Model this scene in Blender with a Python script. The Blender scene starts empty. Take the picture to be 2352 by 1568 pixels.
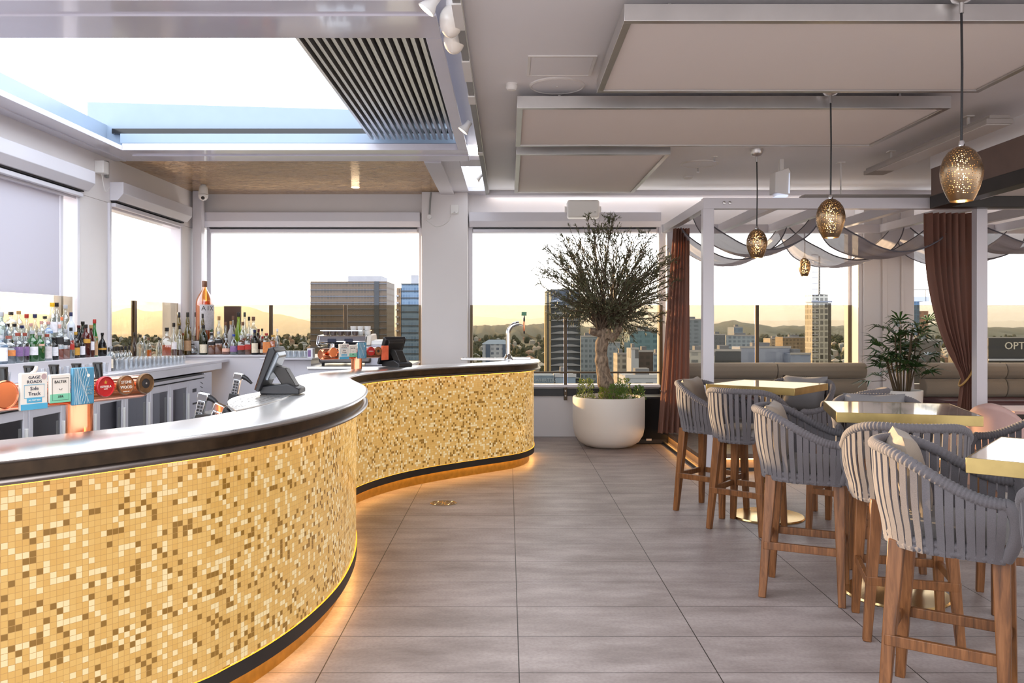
import bpy, bmesh, math, random
from mathutils import Vector, Matrix
RN = random.Random(11)
SC = bpy.context.scene
COL = SC.collection
F, CX, CY, H = 1900.0, 1167.0, 744.0, 1.58      # measured from the floor joints: focal length, vanishing point, eye height

def P(x, y, d): return Vector(((x - CX) * d / F, d, H - (y - CY) * d / F))
def XP(x, d): return (x - CX) * d / F
def ZP(y, d): return H - (y - CY) * d / F

# ------------------------------------------------------------------ materials
def lin(c):
    if isinstance(c, str):
        c = c.lstrip('#'); c = [int(c[i:i + 2], 16) / 255 for i in (0, 2, 4)]
    return tuple((v / 12.92 if v <= .04045 else ((v + .055) / 1.055) ** 2.4) for v in c[:3]) + (1.0,)

class G:
    """small node-graph builder"""
    def __init__(s, name):
        s.m = bpy.data.materials.new(name); s.m.use_nodes = True
        s.t = s.m.node_tree; s.t.nodes.clear()
        s.out = s.t.nodes.new('ShaderNodeOutputMaterial')
    def n(s, typ, out=0, props=None, **inp):
        nd = s.t.nodes.new('ShaderNode' + typ)
        for k, v in (props or {}).items(): setattr(nd, k, v)
        for k, v in inp.items():
            key = int(k[1:]) if k[0] == 'i' and k[1:].isdigit() else k.replace('_', ' ')
            sock = nd.inputs[key]
            if isinstance(v, bpy.types.NodeSocket): s.t.links.new(v, sock)
            else: sock.default_value = v
        return nd.outputs[out]
    def co(s, which='Object', scale=None):
        o = s.n('TexCoord', which)
        if scale: o = s.n('Mapping', 0, Vector=o, Scale=scale)
        return o
    def math(s, op, a, b=0.0, c=0.0): return s.n('Math', 0, {'operation': op}, i0=a, i1=b, i2=c)
    def ramp(s, fac, stops, interp='LINEAR'):
        nd = s.t.nodes.new('ShaderNodeValToRGB'); cr = nd.color_ramp; cr.interpolation = interp
        while len(cr.elements) < len(stops): cr.elements.new(.5)
        for e, (p, c) in zip(cr.elements, stops):
            e.position = p; e.color = lin(c) if isinstance(c, str) else (tuple(c) + (1.0,))[:4]
        s.t.links.new(fac, nd.inputs[0]); return nd.outputs[0]
    def mix(s, f, a, b):
        nd = s.t.nodes.new('ShaderNodeMix'); nd.data_type = 'RGBA'
        for i, v in ((0, f), (6, a), (7, b)):
            if isinstance(v, bpy.types.NodeSocket): s.t.links.new(v, nd.inputs[i])
            else: nd.inputs[i].default_value = lin(v) if isinstance(v, str) else v
        return nd.outputs[2]
    def bump(s, h, strength=.2, dist=.01): return s.n('Bump', 0, Strength=strength, Distance=dist, Height=h)
    def done(s, sh): s.t.links.new(sh, s.out.inputs[0]); return s.m

def bsdf(g, **k):
    k.setdefault('Roughness', .5)
    if isinstance(k.get('Base_Color'), str): k['Base_Color'] = lin(k['Base_Color'])
    return g.n('BsdfPrincipled', 0, None, **k)

def plain(name, c, rough=.5, metal=0.0, var=.05, scale=6.0, bump=0.0, **k):
    g = G(name); co = g.co('Object')
    nz = g.n('TexNoise', 0, Vector=co, Scale=scale, Detail=4.0)
    base = lin(c)
    lo = tuple(v * (1 - var) for v in base[:3]); hi = tuple(min(1, v * (1 + var)) for v in base[:3])
    colr = g.ramp(nz, [(.3, lo), (.7, hi)])
    kw = dict(Base_Color=colr, Roughness=rough, Metallic=metal); kw.update(k)
    if bump: kw['Normal'] = g.bump(g.n('TexNoise', 0, Vector=co, Scale=scale * 12, Detail=2.0), bump, .002)
    return g.done(bsdf(g, **kw))

def emit(name, c, s):
    g = G(name); return g.done(g.n('Emission', 0, Color=lin(c), Strength=s))

def thin_glass(name, tint, gloss=.08, rough=.02, body=0.0, bodyc='#ffffff', fres=.5):
    g = G(name)
    tr = g.n('BsdfTransparent', 0, Color=lin(tint))
    gl = g.n('BsdfGlossy', 0, Color=(1, 1, 1, 1), Roughness=rough)
    fr = g.n('LayerWeight', 1, Blend=.25)
    f = g.math('MULTIPLY_ADD', fr, fres, gloss)
    sh = g.n('MixShader', 0, i0=f, i1=tr, i2=gl)
    if body:
        df = g.n('BsdfDiffuse', 0, Color=lin(bodyc)); tl = g.n('BsdfTranslucent', 0, Color=lin(bodyc))
        dt = g.n('MixShader', 0, i0=.6, i1=df, i2=tl)
        sh = g.n('MixShader', 0, i0=body, i1=sh, i2=dt)
    return g.done(sh)

M = {}
M['white'] = plain('white_paint', '#d2d0d7', .28, var=.015, scale=2)
M['wall'] = plain('wall_paint', '#dcd7d6', .45, var=.02, scale=1.5)
M['ceil'] = plain('ceiling_paint', '#f1f2f6', .55, var=.025, scale=.8, bump=.05)
M['gloss'] = plain('gloss_white_metal', '#d0cfdb', .12, var=.01, Coat_Weight=.4, Coat_Roughness=.05)
M['plastic'] = plain('white_plastic', '#e4e2df', .35, var=.01)
M['greytrim'] = plain('grey_trim', '#8f908e', .5, var=.03)
M['steel'] = plain('stainless_steel', '#e6e5e4', .27, 1.0, var=.04, scale=3)
M['chrome'] = plain('chrome', '#dfe2e6', .06, 1.0, var=.02)
M['alu'] = plain('aluminium', '#cfcdcc', .33, 1.0, var=.06, scale=4)
M['black'] = plain('black_plastic', '#17161a', .4, var=.1)
M['blackgloss'] = plain('gloss_black', '#0c0b0d', .12, var=.1)
M['dark'] = plain('dark_metal', '#33302e', .4, .4, var=.1)
M['bronze'] = plain('bronze_post', '#4a3c2c', .4, .5, var=.1)
M['copper'] = plain('polished_copper', '#d98c6a', .16, 1.0, var=.06, scale=3)
M['brass'] = plain('aged_brass', '#a08c5c', .36, 1.0, var=.18, scale=9)
M['brassleg'] = plain('polished_brass', '#d0b078', .2, 1.0, var=.05)
M['rubber'] = plain('rubber', '#151515', .7)
M['mauve'] = plain('mauve_panel', '#78665f', .7, var=.05)
M['maroon'] = plain('maroon_leather', '#4c2a2d', .5, var=.1)
M['soil'] = plain('soil', '#241a12', .95, var=.5, scale=40, bump=.8)
M['cream'] = plain('cream_card', '#e8ddd0', .6, var=.02)
M['paper'] = plain('white_paper', '#e9e8ec', .6, var=.02)
M['pink'] = plain('dusty_pink', '#c9a49c', .55, var=.05)
M['peach'] = plain('peach_stone', '#c99f88', .6, var=.06)
M['ledwarm'] = emit('led_warm', '#ffbd6a', 20.0)
M['ledsoft'] = emit('led_soft', '#ffab2e', 2.4)
M['ledyellow'] = emit('led_yellow', '#ffb63a', 5.0)
M['bulb'] = emit('bulb', '#ffc87a', 26.0)
M['lampface'] = emit('lamp_face', '#ffe3bd', 6.0)
M['heatlight'] = emit('pale_tube', '#dfe6ff', 1.1)

def make_floor():
    g = G('stone_tiles'); co = g.co('Object')
    mp = g.n('Mapping', 0, Vector=co, Location=(-.05, -.23, 0))
    br = g.t.nodes.new('ShaderNodeTexBrick'); br.offset = 0.0; br.squash = 1.0
    for k, v in dict(Scale=1.0, **{'Mortar Size': .0028, 'Mortar Smooth': .1, 'Brick Width': .9, 'Row Height': .44}).items(): br.inputs[k].default_value = v
    br.inputs['Color1'].default_value = (.2, .2, .2, 1); br.inputs['Color2'].default_value = (.8, .8, .8, 1)
    g.t.links.new(mp, br.inputs['Vector'])
    nz = g.n('TexNoise', 0, Vector=g.n('Mapping', 0, Vector=co, Scale=(1.0, 2.6, 1)), Scale=1.7, Detail=7.0, Roughness=.62)
    fine = g.n('TexNoise', 0, Vector=co, Scale=60.0, Detail=5.0)
    a = g.ramp(nz, [(.28, '#786c68'), (.5, '#978b87'), (.74, '#b3a7a3')])
    b = g.mix(g.math('MULTIPLY', g.math('SUBTRACT', fine, .42), .7), a, '#5f5551')
    b = g.mix(g.math('MULTIPLY', br.outputs[0], .12), b, '#b7aca6')
    c = g.mix(br.outputs['Fac'], b, '#2e2826')
    rough = g.math('MULTIPLY_ADD', fine, .25, .34)
    bm = g.bump(g.math('MULTIPLY_ADD', br.outputs['Fac'], -1.0, g.math('MULTIPLY', fine, .25)), .25, .003)
    return g.done(bsdf(g, Base_Color=c, Roughness=rough, Normal=bm))
M['floor'] = make_floor()

def make_mosaic():
    g = G('glass_mosaic'); uv = g.co('UV')
    fl = g.n('VectorMath', 0, {'operation': 'FLOOR'}, i0=uv)
    fr = g.n('VectorMath', 0, {'operation': 'FRACTION'}, i0=uv)
    wn = g.n('TexWhiteNoise', 0, {'noise_dimensions': '2D'}, Vector=fl)
    wn2 = g.n('TexWhiteNoise', 0, {'noise_dimensions': '2D'}, Vector=g.n('VectorMath', 0, {'operation': 'ADD'}, i0=fl, i1=(31.0, 17.0, 0)))
    base = g.mix(wn2, '#d9a85c', '#e0b369')
    tile = g.mix(g.ramp(wn, [(0.0, (1, 1, 1)), (.125, (0, 0, 0))], 'CONSTANT'), base, '#91692c')
    pale = g.ramp(wn, [(0.0, (0, 0, 0)), (.80, (1, 1, 1))], 'CONSTANT')
    tile = g.mix(pale, tile, '#f0d6a2')
    sx = g.n('SeparateXYZ', 0, Vector=fr); sy = g.n('SeparateXYZ', 1, Vector=fr)
    ex = g.math('ABSOLUTE', g.math('SUBTRACT', sx, .5)); ey = g.math('ABSOLUTE', g.math('SUBTRACT', sy, .5))
    gm = g.math('GREATER_THAN', g.math('MAXIMUM', ex, ey), .465)
    colr = g.mix(gm, tile, '#bd8f4e')
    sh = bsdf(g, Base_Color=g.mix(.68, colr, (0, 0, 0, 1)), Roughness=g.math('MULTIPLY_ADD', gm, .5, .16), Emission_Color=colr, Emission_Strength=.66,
              Normal=g.bump(g.math('SUBTRACT', 1.0, gm), .3, .001))
    return g.done(sh)
M['mosaic'] = make_mosaic()

def make_wood(name, dark, mid, light, sc=1.0):
    g = G(name); co = g.co('Object')
    mp = g.n('Mapping', 0, Vector=co, Scale=(28 * sc, 28 * sc, 2.2 * sc))
    nz = g.n('TexNoise', 0, Vector=mp, Scale=1.6, Detail=6.0, Roughness=.6, Distortion=.6)
    c = g.ramp(nz, [(.3, dark), (.5, mid), (.72, light)])
    return g.done(bsdf(g, Base_Color=c, Roughness=.42, Normal=g.bump(nz, .15, .002)))
M['teak'] = make_wood('oiled_teak', '#4b2b12', '#754823', '#936038')
M['deckwood'] = make_wood('deck_boards', '#4b3a30', '#6d5848', '#836c59', .5)

def make_fabric(name, c1, c2, sc=300, rough=.9, bump=.4):
    g = G(name); co = g.co('Object')
    nz = g.n('TexNoise', 0, Vector=co, Scale=float(sc), Detail=2.0)
    big = g.n('TexNoise', 0, Vector=co, Scale=5.0, Detail=3.0)
    c = g.mix(nz, c1, c2)
    c = g.mix(g.math('MULTIPLY', big, .3), c, c1)
    return g.done(bsdf(g, Base_Color=c, Roughness=rough, Normal=g.bump(nz, bump, .002), Sheen_Weight=.15))
M['rope'] = make_fabric('grey_rope', '#4d494b', '#736d70', 420)
M['seatfab'] = make_fabric('seat_fabric', '#77716e', '#98928e', 500)
M['pillowfab'] = make_fabric('pillow_fabric', '#7b6c5e', '#a08f7d', 500)
M['pillowgrey'] = make_fabric('pillow_grey', '#6d6a6b', '#8e8a8a', 400)
M['benchfab'] = make_fabric('bench_fabric', '#7c7164', '#9f9382', 260)
M['panelfab'] = make_fabric('panel_fabric', '#e2dbd8', '#eee8e5', 700, .95, .1)

def make_sheer(name, c, alpha, tl=.5):
    g = G(name); co = g.co('Object')
    nz = g.n('TexNoise', 0, Vector=g.n('Mapping', 0, Vector=co, Scale=(90, 90, 260)), Scale=2.0, Detail=2.0)
    cc = g.mix(nz, c, tuple(min(1, v * 1.25) for v in lin(c)[:3]) + (1,))
    sh = g.n('MixShader', 0, i0=tl, i1=g.n('BsdfDiffuse', 0, Color=cc), i2=g.n('BsdfTranslucent', 0, Color=cc))
    a = g.math('MULTIPLY_ADD', nz, .25, alpha - .12)
    return g.done(g.n('MixShader', 0, i0=a, i1=g.n('BsdfTransparent', 0), i2=sh))
M['sheer'] = make_sheer('sheer_grey_fabric', '#b1aeb5', .93, .5)
M['curtain'] = make_sheer('plum_curtain_fabric', '#926f63', 1.02, .42)

def make_shade():
    g = G('pierced_bronze_shade'); co = g.co('Object')
    vo = g.n('TexVoronoi', 0, {'feature': 'F1'}, Vector=co, Scale=92.0, Randomness=.5)
    hole = g.math('LESS_THAN', vo, .28)
    sz = g.n('SeparateXYZ', 2, Vector=co)
    hole = g.math('MULTIPLY', hole, g.math('GREATER_THAN', sz, .035))
    met = bsdf(g, Base_Color='#8d7860', Metallic=1.0, Roughness=.3)
    return g.done(g.n('MixShader', 0, i0=hole, i1=met, i2=g.n('BsdfTransparent', 0)))
M['shade'] = make_shade()

def make_brownceil():
    g = G('blistered_gloss_film'); co = g.co('Object')
    n1 = g.n('TexNoise', 0, Vector=g.n('Mapping', 0, Vector=co, Scale=(5, 11, 1)), Scale=2.2, Detail=5.0, Distortion=2.0)
    n2 = g.n('TexNoise', 0, Vector=co, Scale=1.5, Detail=2.0)
    h = g.math('MULTIPLY_ADD', n1, .5, g.math('MULTIPLY', n2, 2.0))
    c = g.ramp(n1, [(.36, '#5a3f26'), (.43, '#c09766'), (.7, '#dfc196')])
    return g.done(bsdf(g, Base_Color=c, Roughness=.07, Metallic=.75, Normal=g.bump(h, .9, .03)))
M['brownceil'] = make_brownceil()

M['balglass'] = thin_glass('bronze_tinted_glass', '#d4cdbf', .003, fres=.10)
M['fridgeglass'] = thin_glass('fridge_glass', '#6d7078', .06)
M['clearglass'] = thin_glass('clear_glass', '#eef2f4', .09)
M['tumbler'] = thin_glass('tumbler_glass', '#f3f5f7', .10, body=.03, bodyc='#e8ecf4')
M['pinkplastic'] = plain('pink_label', '#d9897c', .5)

# ------------------------------------------------------------------ mesh builder
class MB:
    def __init__(s): s.v = []; s.f = []; s.uv = None
    def add(s, verts, faces):
        o = len(s.v); s.v += [tuple(v) for v in verts]; s.f += [tuple(i + o for i in f) for f in faces]; return s
    def box(s, x0, x1, y0, y1, z0, z1):
        e = (len(s.f) // 6 % 9) * .00013      # neighbours in one mesh never share a plane
        if max(abs(x0), abs(x1)) < 50: x0 += e; x1 -= e; y0 += e; y1 -= e; z0 += e; z1 -= e
        return s.add([(x0, y0, z0), (x1, y0, z0), (x1, y1, z0), (x0, y1, z0), (x0, y0, z1), (x1, y0, z1), (x1, y1, z1), (x0, y1, z1)],
                     [(3, 2, 1, 0), (4, 5, 6, 7), (0, 1, 5, 4), (1, 2, 6, 5), (2, 3, 7, 6), (3, 0, 4, 7)])
    def cbox(s, c, sx, sy, sz): return s.box(c[0] - sx / 2, c[0] + sx / 2, c[1] - sy / 2, c[1] + sy / 2, c[2] - sz / 2, c[2] + sz / 2)
    def lathe(s, prof, n=20, c=(0, 0, 0), sq=0.0, caps=True):
        vs, fs = [], []
        for r, z in prof:
            for i in range(n):
                a = 2 * math.pi * i / n; x, y = math.cos(a), math.sin(a)
                if sq:
                    k = (abs(x) ** (2 + sq * 6) + abs(y) ** (2 + sq * 6)) ** (-1 / (2 + sq * 6)); x *= k; y *= k
                vs.append((c[0] + r * x, c[1] + r * y, c[2] + z))
        for j in range(len(prof) - 1):
            for i in range(n):
                k = (i + 1) % n; fs.append((j * n + i, j * n + k, (j + 1) * n + k, (j + 1) * n + i))
        if caps:
            if prof[0][0] > 1e-5: fs.append(tuple(reversed(range(n))))
            if prof[-1][0] > 1e-5: fs.append(tuple(range((len(prof) - 1) * n, len(prof) * n)))
        return s.add(vs, fs)
    def tube(s, pts, r, n=8, closed=False, caps=True, flat=None):
        pts = [Vector(p) for p in pts]; m = len(pts)
        rs = r if isinstance(r, (list, tuple)) else [r] * m
        vs, fs = [], []; up = None
        for i, p in enumerate(pts):
            t = (pts[(i + 1) % m] - pts[i - 1]) if closed else (pts[min(i + 1, m - 1)] - pts[max(i - 1, 0)])
            if t.length < 1e-9: t = Vector((0, 0, 1))
            t.normalize()
            if up is None:
                up = Vector((0, 0, 1)) if abs(t.z) < .95 else Vector((1, 0, 0))
            b = t.cross(up)
            if b.length < 1e-6: b = t.cross(Vector((.3, .5, .8)))
            b.normalize(); up = b.cross(t).normalized()
            for k in range(n):
                a = 2 * math.pi * k / n
                vs.append(p + b * (math.cos(a) * rs[i]) + up * (math.sin(a) * rs[i] * (flat or 1)))
        for i in range(m if closed else m - 1):
            for k in range(n):
                a, b2 = i * n, ((i + 1) % m) * n; q = (k + 1) % n
                fs.append((a + k, a + q, b2 + q, b2 + k))
        if caps and not closed:
            fs.append(tuple(reversed(range(n)))); fs.append(tuple(range((m - 1) * n, m * n)))
        return s.add(vs, fs)
    def bar(s, p, q, w, h, w2=None, h2=None, up=(0, 0, 1)):
        p, q = Vector(p), Vector(q); t = (q - p).normalized(); u = Vector(up)
        b = t.cross(u)
        if b.length < 1e-4: b = t.cross(Vector((1, 0, 0)))
        b.normalize(); u = b.cross(t).normalized(); w2 = w2 or w; h2 = h2 or h; vs = []
        for c, ww, hh in ((p, w, h), (q, w2, h2)):
            for sx, sy in ((-1, -1), (1, -1), (1, 1), (-1, 1)): vs.append(c + b * (sx * ww / 2) + u * (sy * hh / 2))
        return s.add(vs, [(3, 2, 1, 0), (4, 5, 6, 7), (0, 1, 5, 4), (1, 2, 6, 5), (2, 3, 7, 6), (3, 0, 4, 7)])
    def prism(s, poly, z0, z1):
        n = len(poly); vs = [(x, y, z0) for x, y in poly] + [(x, y, z1) for x, y in poly]
        fs = [tuple(reversed(range(n))), tuple(range(n, 2 * n))] + [(i, (i + 1) % n, n + (i + 1) % n, n + i) for i in range(n)]
        return s.add(vs, fs)
    def prof_x(s, poly, x0, x1):         # polygon in (y,z) extruded along x
        n = len(poly); vs = [(x0, y, z) for y, z in poly] + [(x1, y, z) for y, z in poly]
        return s.add(vs, [tuple(range(n)), tuple(reversed(range(n, 2 * n)))] + [(i, n + i, n + (i + 1) % n, (i + 1) % n) for i in range(n)])
    def prof_y(s, poly, y0, y1):         # polygon in (x,z) extruded along y
        n = len(poly); vs = [(x, y0, z) for x, z in poly] + [(x, y1, z) for x, z in poly]
        return s.add(vs, [tuple(reversed(range(n))), tuple(range(n, 2 * n))] + [((i + 1) % n, n + (i + 1) % n, n + i, i) for i in range(n)])
    def ball(s, c, r, n=12, m=8, sz=1.0):
        pr = [(max(1e-6, r * math.sin(math.pi * j / m)), -r * sz * math.cos(math.pi * j / m)) for j in range(m + 1)]
        return s.lathe(pr, n, c, caps=False)
    def sweep(s, curve, prof, closed=True, caps=True):   # curve: list of (point2d, normal2d); prof: list of (offset, z)
        n = len(prof); vs = []; fs = []
        for p, nn in curve:
            for o, z in prof: vs.append((p[0] + nn[0] * o, p[1] + nn[1] * o, z))
        for i in range(len(curve) - 1):
            for k in range(n if closed else n - 1):
                q = (k + 1) % n; fs.append((i * n + k, (i + 1) * n + k, (i + 1) * n + q, i * n + q))
        if caps and closed:
            fs.append(tuple(range(n))); fs.append(tuple(reversed(range((len(curve) - 1) * n, len(curve) * n))))
        return s.add(vs, fs)
    def grid(s, fn, nu, nv):
        vs = [fn(i / nu, j / nv) for j in range(nv + 1) for i in range(nu + 1)]
        return s.add(vs, [(j * (nu + 1) + i, j * (nu + 1) + i + 1, (j + 1) * (nu + 1) + i + 1, (j + 1) * (nu + 1) + i) for j in range(nv) for i in range(nu)])
    def mesh(s, name, mat, smooth=35):
        me = bpy.data.meshes.new(name); me.from_pydata(s.v, [], s.f)
        bm = bmesh.new(); bm.from_mesh(me); bmesh.ops.recalc_face_normals(bm, faces=bm.faces); bm.to_mesh(me); bm.free()
        if smooth:
            me.polygons.foreach_set('use_smooth', [True] * len(me.polygons)); me.set_sharp_from_angle(angle=math.radians(smooth))
        if mat: me.materials.append(mat)
        return me
    def build(s, name, mat, parent=None, smooth=35, bevel=0.0, label=None, loc=None):
        o = bpy.data.objects.new(name, s.mesh(name, mat, smooth)); COL.objects.link(o)
        if parent: o.parent = parent
        if loc is not None: o.location = loc
        if bevel:
            b = o.modifiers.new('bevel', 'BEVEL'); b.width = bevel; b.segments = 2; b.limit_method = 'ANGLE'
        if label: o['label'] = label
        return o

def thing(name, label, cat, loc=(0, 0, 0), rz=0.0, group=None):
    o = bpy.data.objects.new(name, None); COL.objects.link(o); o.location = loc; o.rotation_euler = (0, 0, rz)
    o.empty_display_size = .1
    return tag(o, label, cat, group)
def tag(o, label, cat, group=None, kind=None):
    o['label'] = label; o['category'] = cat
    if group: o['group'] = group
    if kind: o['kind'] = kind
    return o
def struct(o, label=None):
    o['kind'] = 'structure'
    if label: o['label'] = label; o['category'] = 'building part'
    return o
def dup(root, loc, rz=None, label=None, group=None, scale=None):
    r = root.copy(); COL.objects.link(r); r.location = loc
    if rz is not None: r.rotation_euler = (0, 0, rz)
    if scale: r.scale = scale
    if label: r['label'] = label
    if group: r['group'] = group
    for ch in list(root.children):
        c = ch.copy(); COL.objects.link(c); c.parent = r
        for g2 in list(ch.children):
            d = g2.copy(); COL.objects.link(d); d.parent = c
    return r
def text(s, size, name, mat, parent, loc, rot=(math.pi / 2, 0, 0), depth=.0008, sx=1.0):
    cu = bpy.data.curves.new('t', 'FONT'); cu.body = s; cu.size = size; cu.align_x = 'CENTER'; cu.align_y = 'CENTER'; cu.extrude = depth
    cu.resolution_u = 2
    tmp = bpy.data.objects.new('t', cu); COL.objects.link(tmp)
    dg = bpy.context.evaluated_depsgraph_get(); me = bpy.data.meshes.new_from_object(tmp.evaluated_get(dg))
    bpy.data.objects.remove(tmp); bpy.data.curves.remove(cu)
    me.name = name; me.materials.clear(); me.materials.append(mat)
    o = bpy.data.objects.new(name, me); COL.objects.link(o); o.parent = parent; o.location = loc; o.rotation_euler = rot; o.scale = (sx, 1, 1)
    return o
def catmull(pts, per=10):
    out = []; n = len(pts)
    for i in range(n - 1):
        p0, p1, p2, p3 = [Vector(pts[max(0, min(n - 1, i + k))]) for k in (-1, 0, 1, 2)]
        for j in range(per):
            t = j / per
            out.append(.5 * ((2 * p1) + (p2 - p0) * t + (2 * p0 - 5 * p1 + 4 * p2 - p3) * t * t + (3 * p1 - p0 - 3 * p2 + p3) * t ** 3))
    out.append(Vector(pts[-1])); return out
SKY, SUN, EXPO, HAZE = 4.2, 15.0, 0.1, True
# ------------------------------------------------------------------ the setting
XL, YB, ZC = -4.35, 11.6, 3.40
o = MB().box(-9, 12, -12, 11.9, -.25, 0).build('floor', M['floor'], smooth=0); struct(o)

# left wall: parapet, pillars, head
w = MB()
w.box(-4.6, XL, 1.5, 11.9, 0, .70).box(-4.6, XL, 1.5, 11.9, 2.90, 3.44)
w.box(-4.6, XL, 8.37, 8.99, .70, 2.90).box(-4.6, XL, 11.0, 11.9, .70, 2.90).box(-4.6, XL, 1.5, 2.2, .70, 2.90)
struct(w.build('wall_left', M['wall'], bevel=.006))
# back wall
w = MB()
w.box(XL, 10, YB, 11.9, 0, .70).box(XL, 10, YB, 11.9, 2.93, 3.46)
w.box(-1.19, -.557, 11.38, 11.9, 0, 3.40)
w.box(4.86, 5.55, 11.30, 11.9, 0, 3.40).box(2.17, 2.30, YB, 11.9, .70, 2.93).box(9.0, 10.0, YB, 11.9, .7, 2.93)
struct(w.build('wall_back', M['wall'], bevel=.006))
struct(MB().box(9.6, 9.9, 4.5, 11.6, 0, 3.46).build('wall_right', M['wall']))
struct(MB().box(-.555, 2.12, 11.565, YB, .575, .675).build('trim_1', M['black']))
struct(MB().box(-.555, 2.12, 11.50, 11.70, .70, .735).build('trim_2', M['white'], bevel=.004))
# vertical groove lines on the right column, frames at window sides
struct(MB().box(4.80, 4.86, 11.34, 11.62, 0, 2.93).box(5.10, 5.16, 11.26, 11.30, 0, 3.1).box(5.36, 5.40, 11.27, 11.30, 0, 3.1).build('trim_3', M['wall'], bevel=.004))
# ceilings
struct(MB().box(-.26, 9.7, -.8, 11.45, ZC, ZC + .12).build('ceiling', M['ceil'], smooth=0))
struct(MB().box(-.30, 9.6, 11.27, 11.449, 3.33, 3.405).build('trim_4', M['white'], bevel=.004))
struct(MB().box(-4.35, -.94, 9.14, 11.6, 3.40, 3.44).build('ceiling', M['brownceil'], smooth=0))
struct(MB().box(-.94, -.54, 9.14, 11.6, 3.39, 3.44).box(-.54, -.26, 11.26, 11.6, 3.39, 3.44).box(-.54, -.26, 9.14, 9.50, 3.39, 3.44).box(-.93, -.74, 9.16, 11.5, 3.36, 3.40).build('ceiling', M['white'], bevel=.003))
struct(MB().box(-.57, -.54, 9.5, 11.26, 3.44, 3.60).box(-.54, -.27, 11.26, 11.30, 3.44, 3.75).build('trim_5', M['white']))
# roof gutters around the open bay
def gutter_x(x0, x1, y0, y1, ridge):
    m = MB().box(x0, x1, y0, y1, 3.38, 3.40)
    m.box(x0, x1, ridge, ridge + .05, 3.366, 3.385)
    m.box(x0, x1, y0, y0 + .02, 3.38, 3.45); m.box(x0, x1, y1 - .02, y1, 3.38, 3.45)
    return m
struct(gutter_x(-4.4, -.42, 4.60, 5.21, 4.80).build('trim_6', M['gloss'], bevel=.003))
struct(gutter_x(-4.0, -.42, 8.57, 9.15, 8.80).build('trim_7', M['gloss'], bevel=.003))
struct(MB().box(-4.42, -4.0, 1.5, 9.15, 3.38, 3.40).box(-4.02, -4.0, 1.5, 8.59, 3.38, 3.43).box(-4.24, -4.20, 1.5, 9.1, 3.366, 3.385).box(-4.42, -4.36, 1.5, 9.15, 3.40, 3.45).build('trim_8', M['gloss'], bevel=.003))
struct(MB().box(-.52, -.42, 1.5, 4.59, 3.38, 3.40).box(-.52, -.42, 5.22, 8.56, 3.38, 3.40).box(-.52, -.50, 5.21, 8.57, 3.38, 3.56).build('trim_9', M['gloss'], bevel=.003))
# upstands above the gutters
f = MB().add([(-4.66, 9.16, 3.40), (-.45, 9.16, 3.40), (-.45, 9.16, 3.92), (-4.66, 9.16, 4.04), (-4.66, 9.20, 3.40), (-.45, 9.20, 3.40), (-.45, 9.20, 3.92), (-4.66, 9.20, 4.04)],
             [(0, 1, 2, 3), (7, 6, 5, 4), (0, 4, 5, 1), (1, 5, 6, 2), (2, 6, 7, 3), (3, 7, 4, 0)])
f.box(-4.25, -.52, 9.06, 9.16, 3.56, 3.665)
dimmed_white = plain('dimmed_white_metal', '#8494a6', .3, var=.02)  # white flashing toned blue-grey: dimmer sky light put into its colour
struct(f.build('trim_10', dimmed_white, bevel=.003))
struct(MB().box(-4.36, -.52, 9.10, 9.158, 3.675, 3.73).build('trim_11', M['blackgloss']))
struct(MB().box(-4.50, -4.44, 1.5, 9.16, 3.40, 3.78).build('trim_12', dimmed_white))
# stacked louvre blades
lt = thing('louvre_roof', 'stack of folded grey aluminium louvre blades beside the open roof bay', 'roof louvre', (0, 0, 0))
for k in range(16):
    x = -1.47 + k * .0617
    m = MB().prof_y([(x - .016, 3.575), (x + .016, 3.565), (x + .020, 3.60), (x + .004, 3.62), (x + .004, 3.74), (x + .046, 3.745), (x + .046, 3.752), (x - .016, 3.752), (x - .010, 3.62), (x - .020, 3.60)], 4.7, 8.93)
    m.build('louvre_blade', M['alu'], lt)
MB().box(-1.50, -.50, 4.7, 8.93, 3.755, 3.775).build('cover_sheet', M['dark'], lt)
struct(MB().box(-.50, -.258, 1.5, 9.14, 3.56, 3.60).build('trim_20', M['white']))
# ceiling edge track
tr = thing('lighting_track', 'long grey track with white blocks along the ceiling edge', 'track', (0, 0, 0))
MB().box(-.305, -.262, 1.5, 11.3, 3.345, 3.43).build('rail', M['greytrim'], tr)
for y0, y1 in ((4.55, 4.95), (5.55, 6.0), (6.4, 6.62), (8.5, 8.62)): MB().box(-.312, -.258, y0, y1, 3.335, 3.44).build('white_block', M['plastic'], tr)
struct(MB().box(-.262, -.255, 1.5, 11.3, 3.36, 3.40).build('trim_13', M['alu']))

# roller shutter boxes over the windows
def shutter(name, label, a0, a1, side):
    t = thing(name, label, 'blind box')
    prof = [(0, 3.13), (.15, 3.13), (.15, 3.005), (.085, 2.93), (0, 2.93)]
    m = MB()
    if side == 'L': m.prof_y([(XL + o_, z) for o_, z in prof], a0, a1)
    else: m.prof_x([(YB - o_, z) for o_, z in prof], a0, a1)
    m.build('box', M['white'], t, bevel=.004)
    m = MB()
    if side == 'L': m.box(XL + .01, XL + .055, a0 + .02, a1 - .05, 2.862, 2.905)
    else: m.box(a0 + .05, a1 - .05, YB - .055, YB - .01, 2.862, 2.905)
    m.build('blind_bar', M['white'], t, bevel=.006)
    m = MB()
    if side == 'L': m.box(XL + .005, XL + .06, a0 + .02, a1 - .05, 2.915, 2.928)
    else: m.box(a0 + .05, a1 - .05, YB - .06, YB - .005, 2.915, 2.928)
    m.build('slot', M['black'], t)
    return t
shutter('blind_box', 'white blind box over the left window with the lowered pale blind', 2.2, 8.42, 'L')
shutter('blind_box', 'white blind box over the narrow window left of the corner', 9.03, 11.0, 'L')
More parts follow.
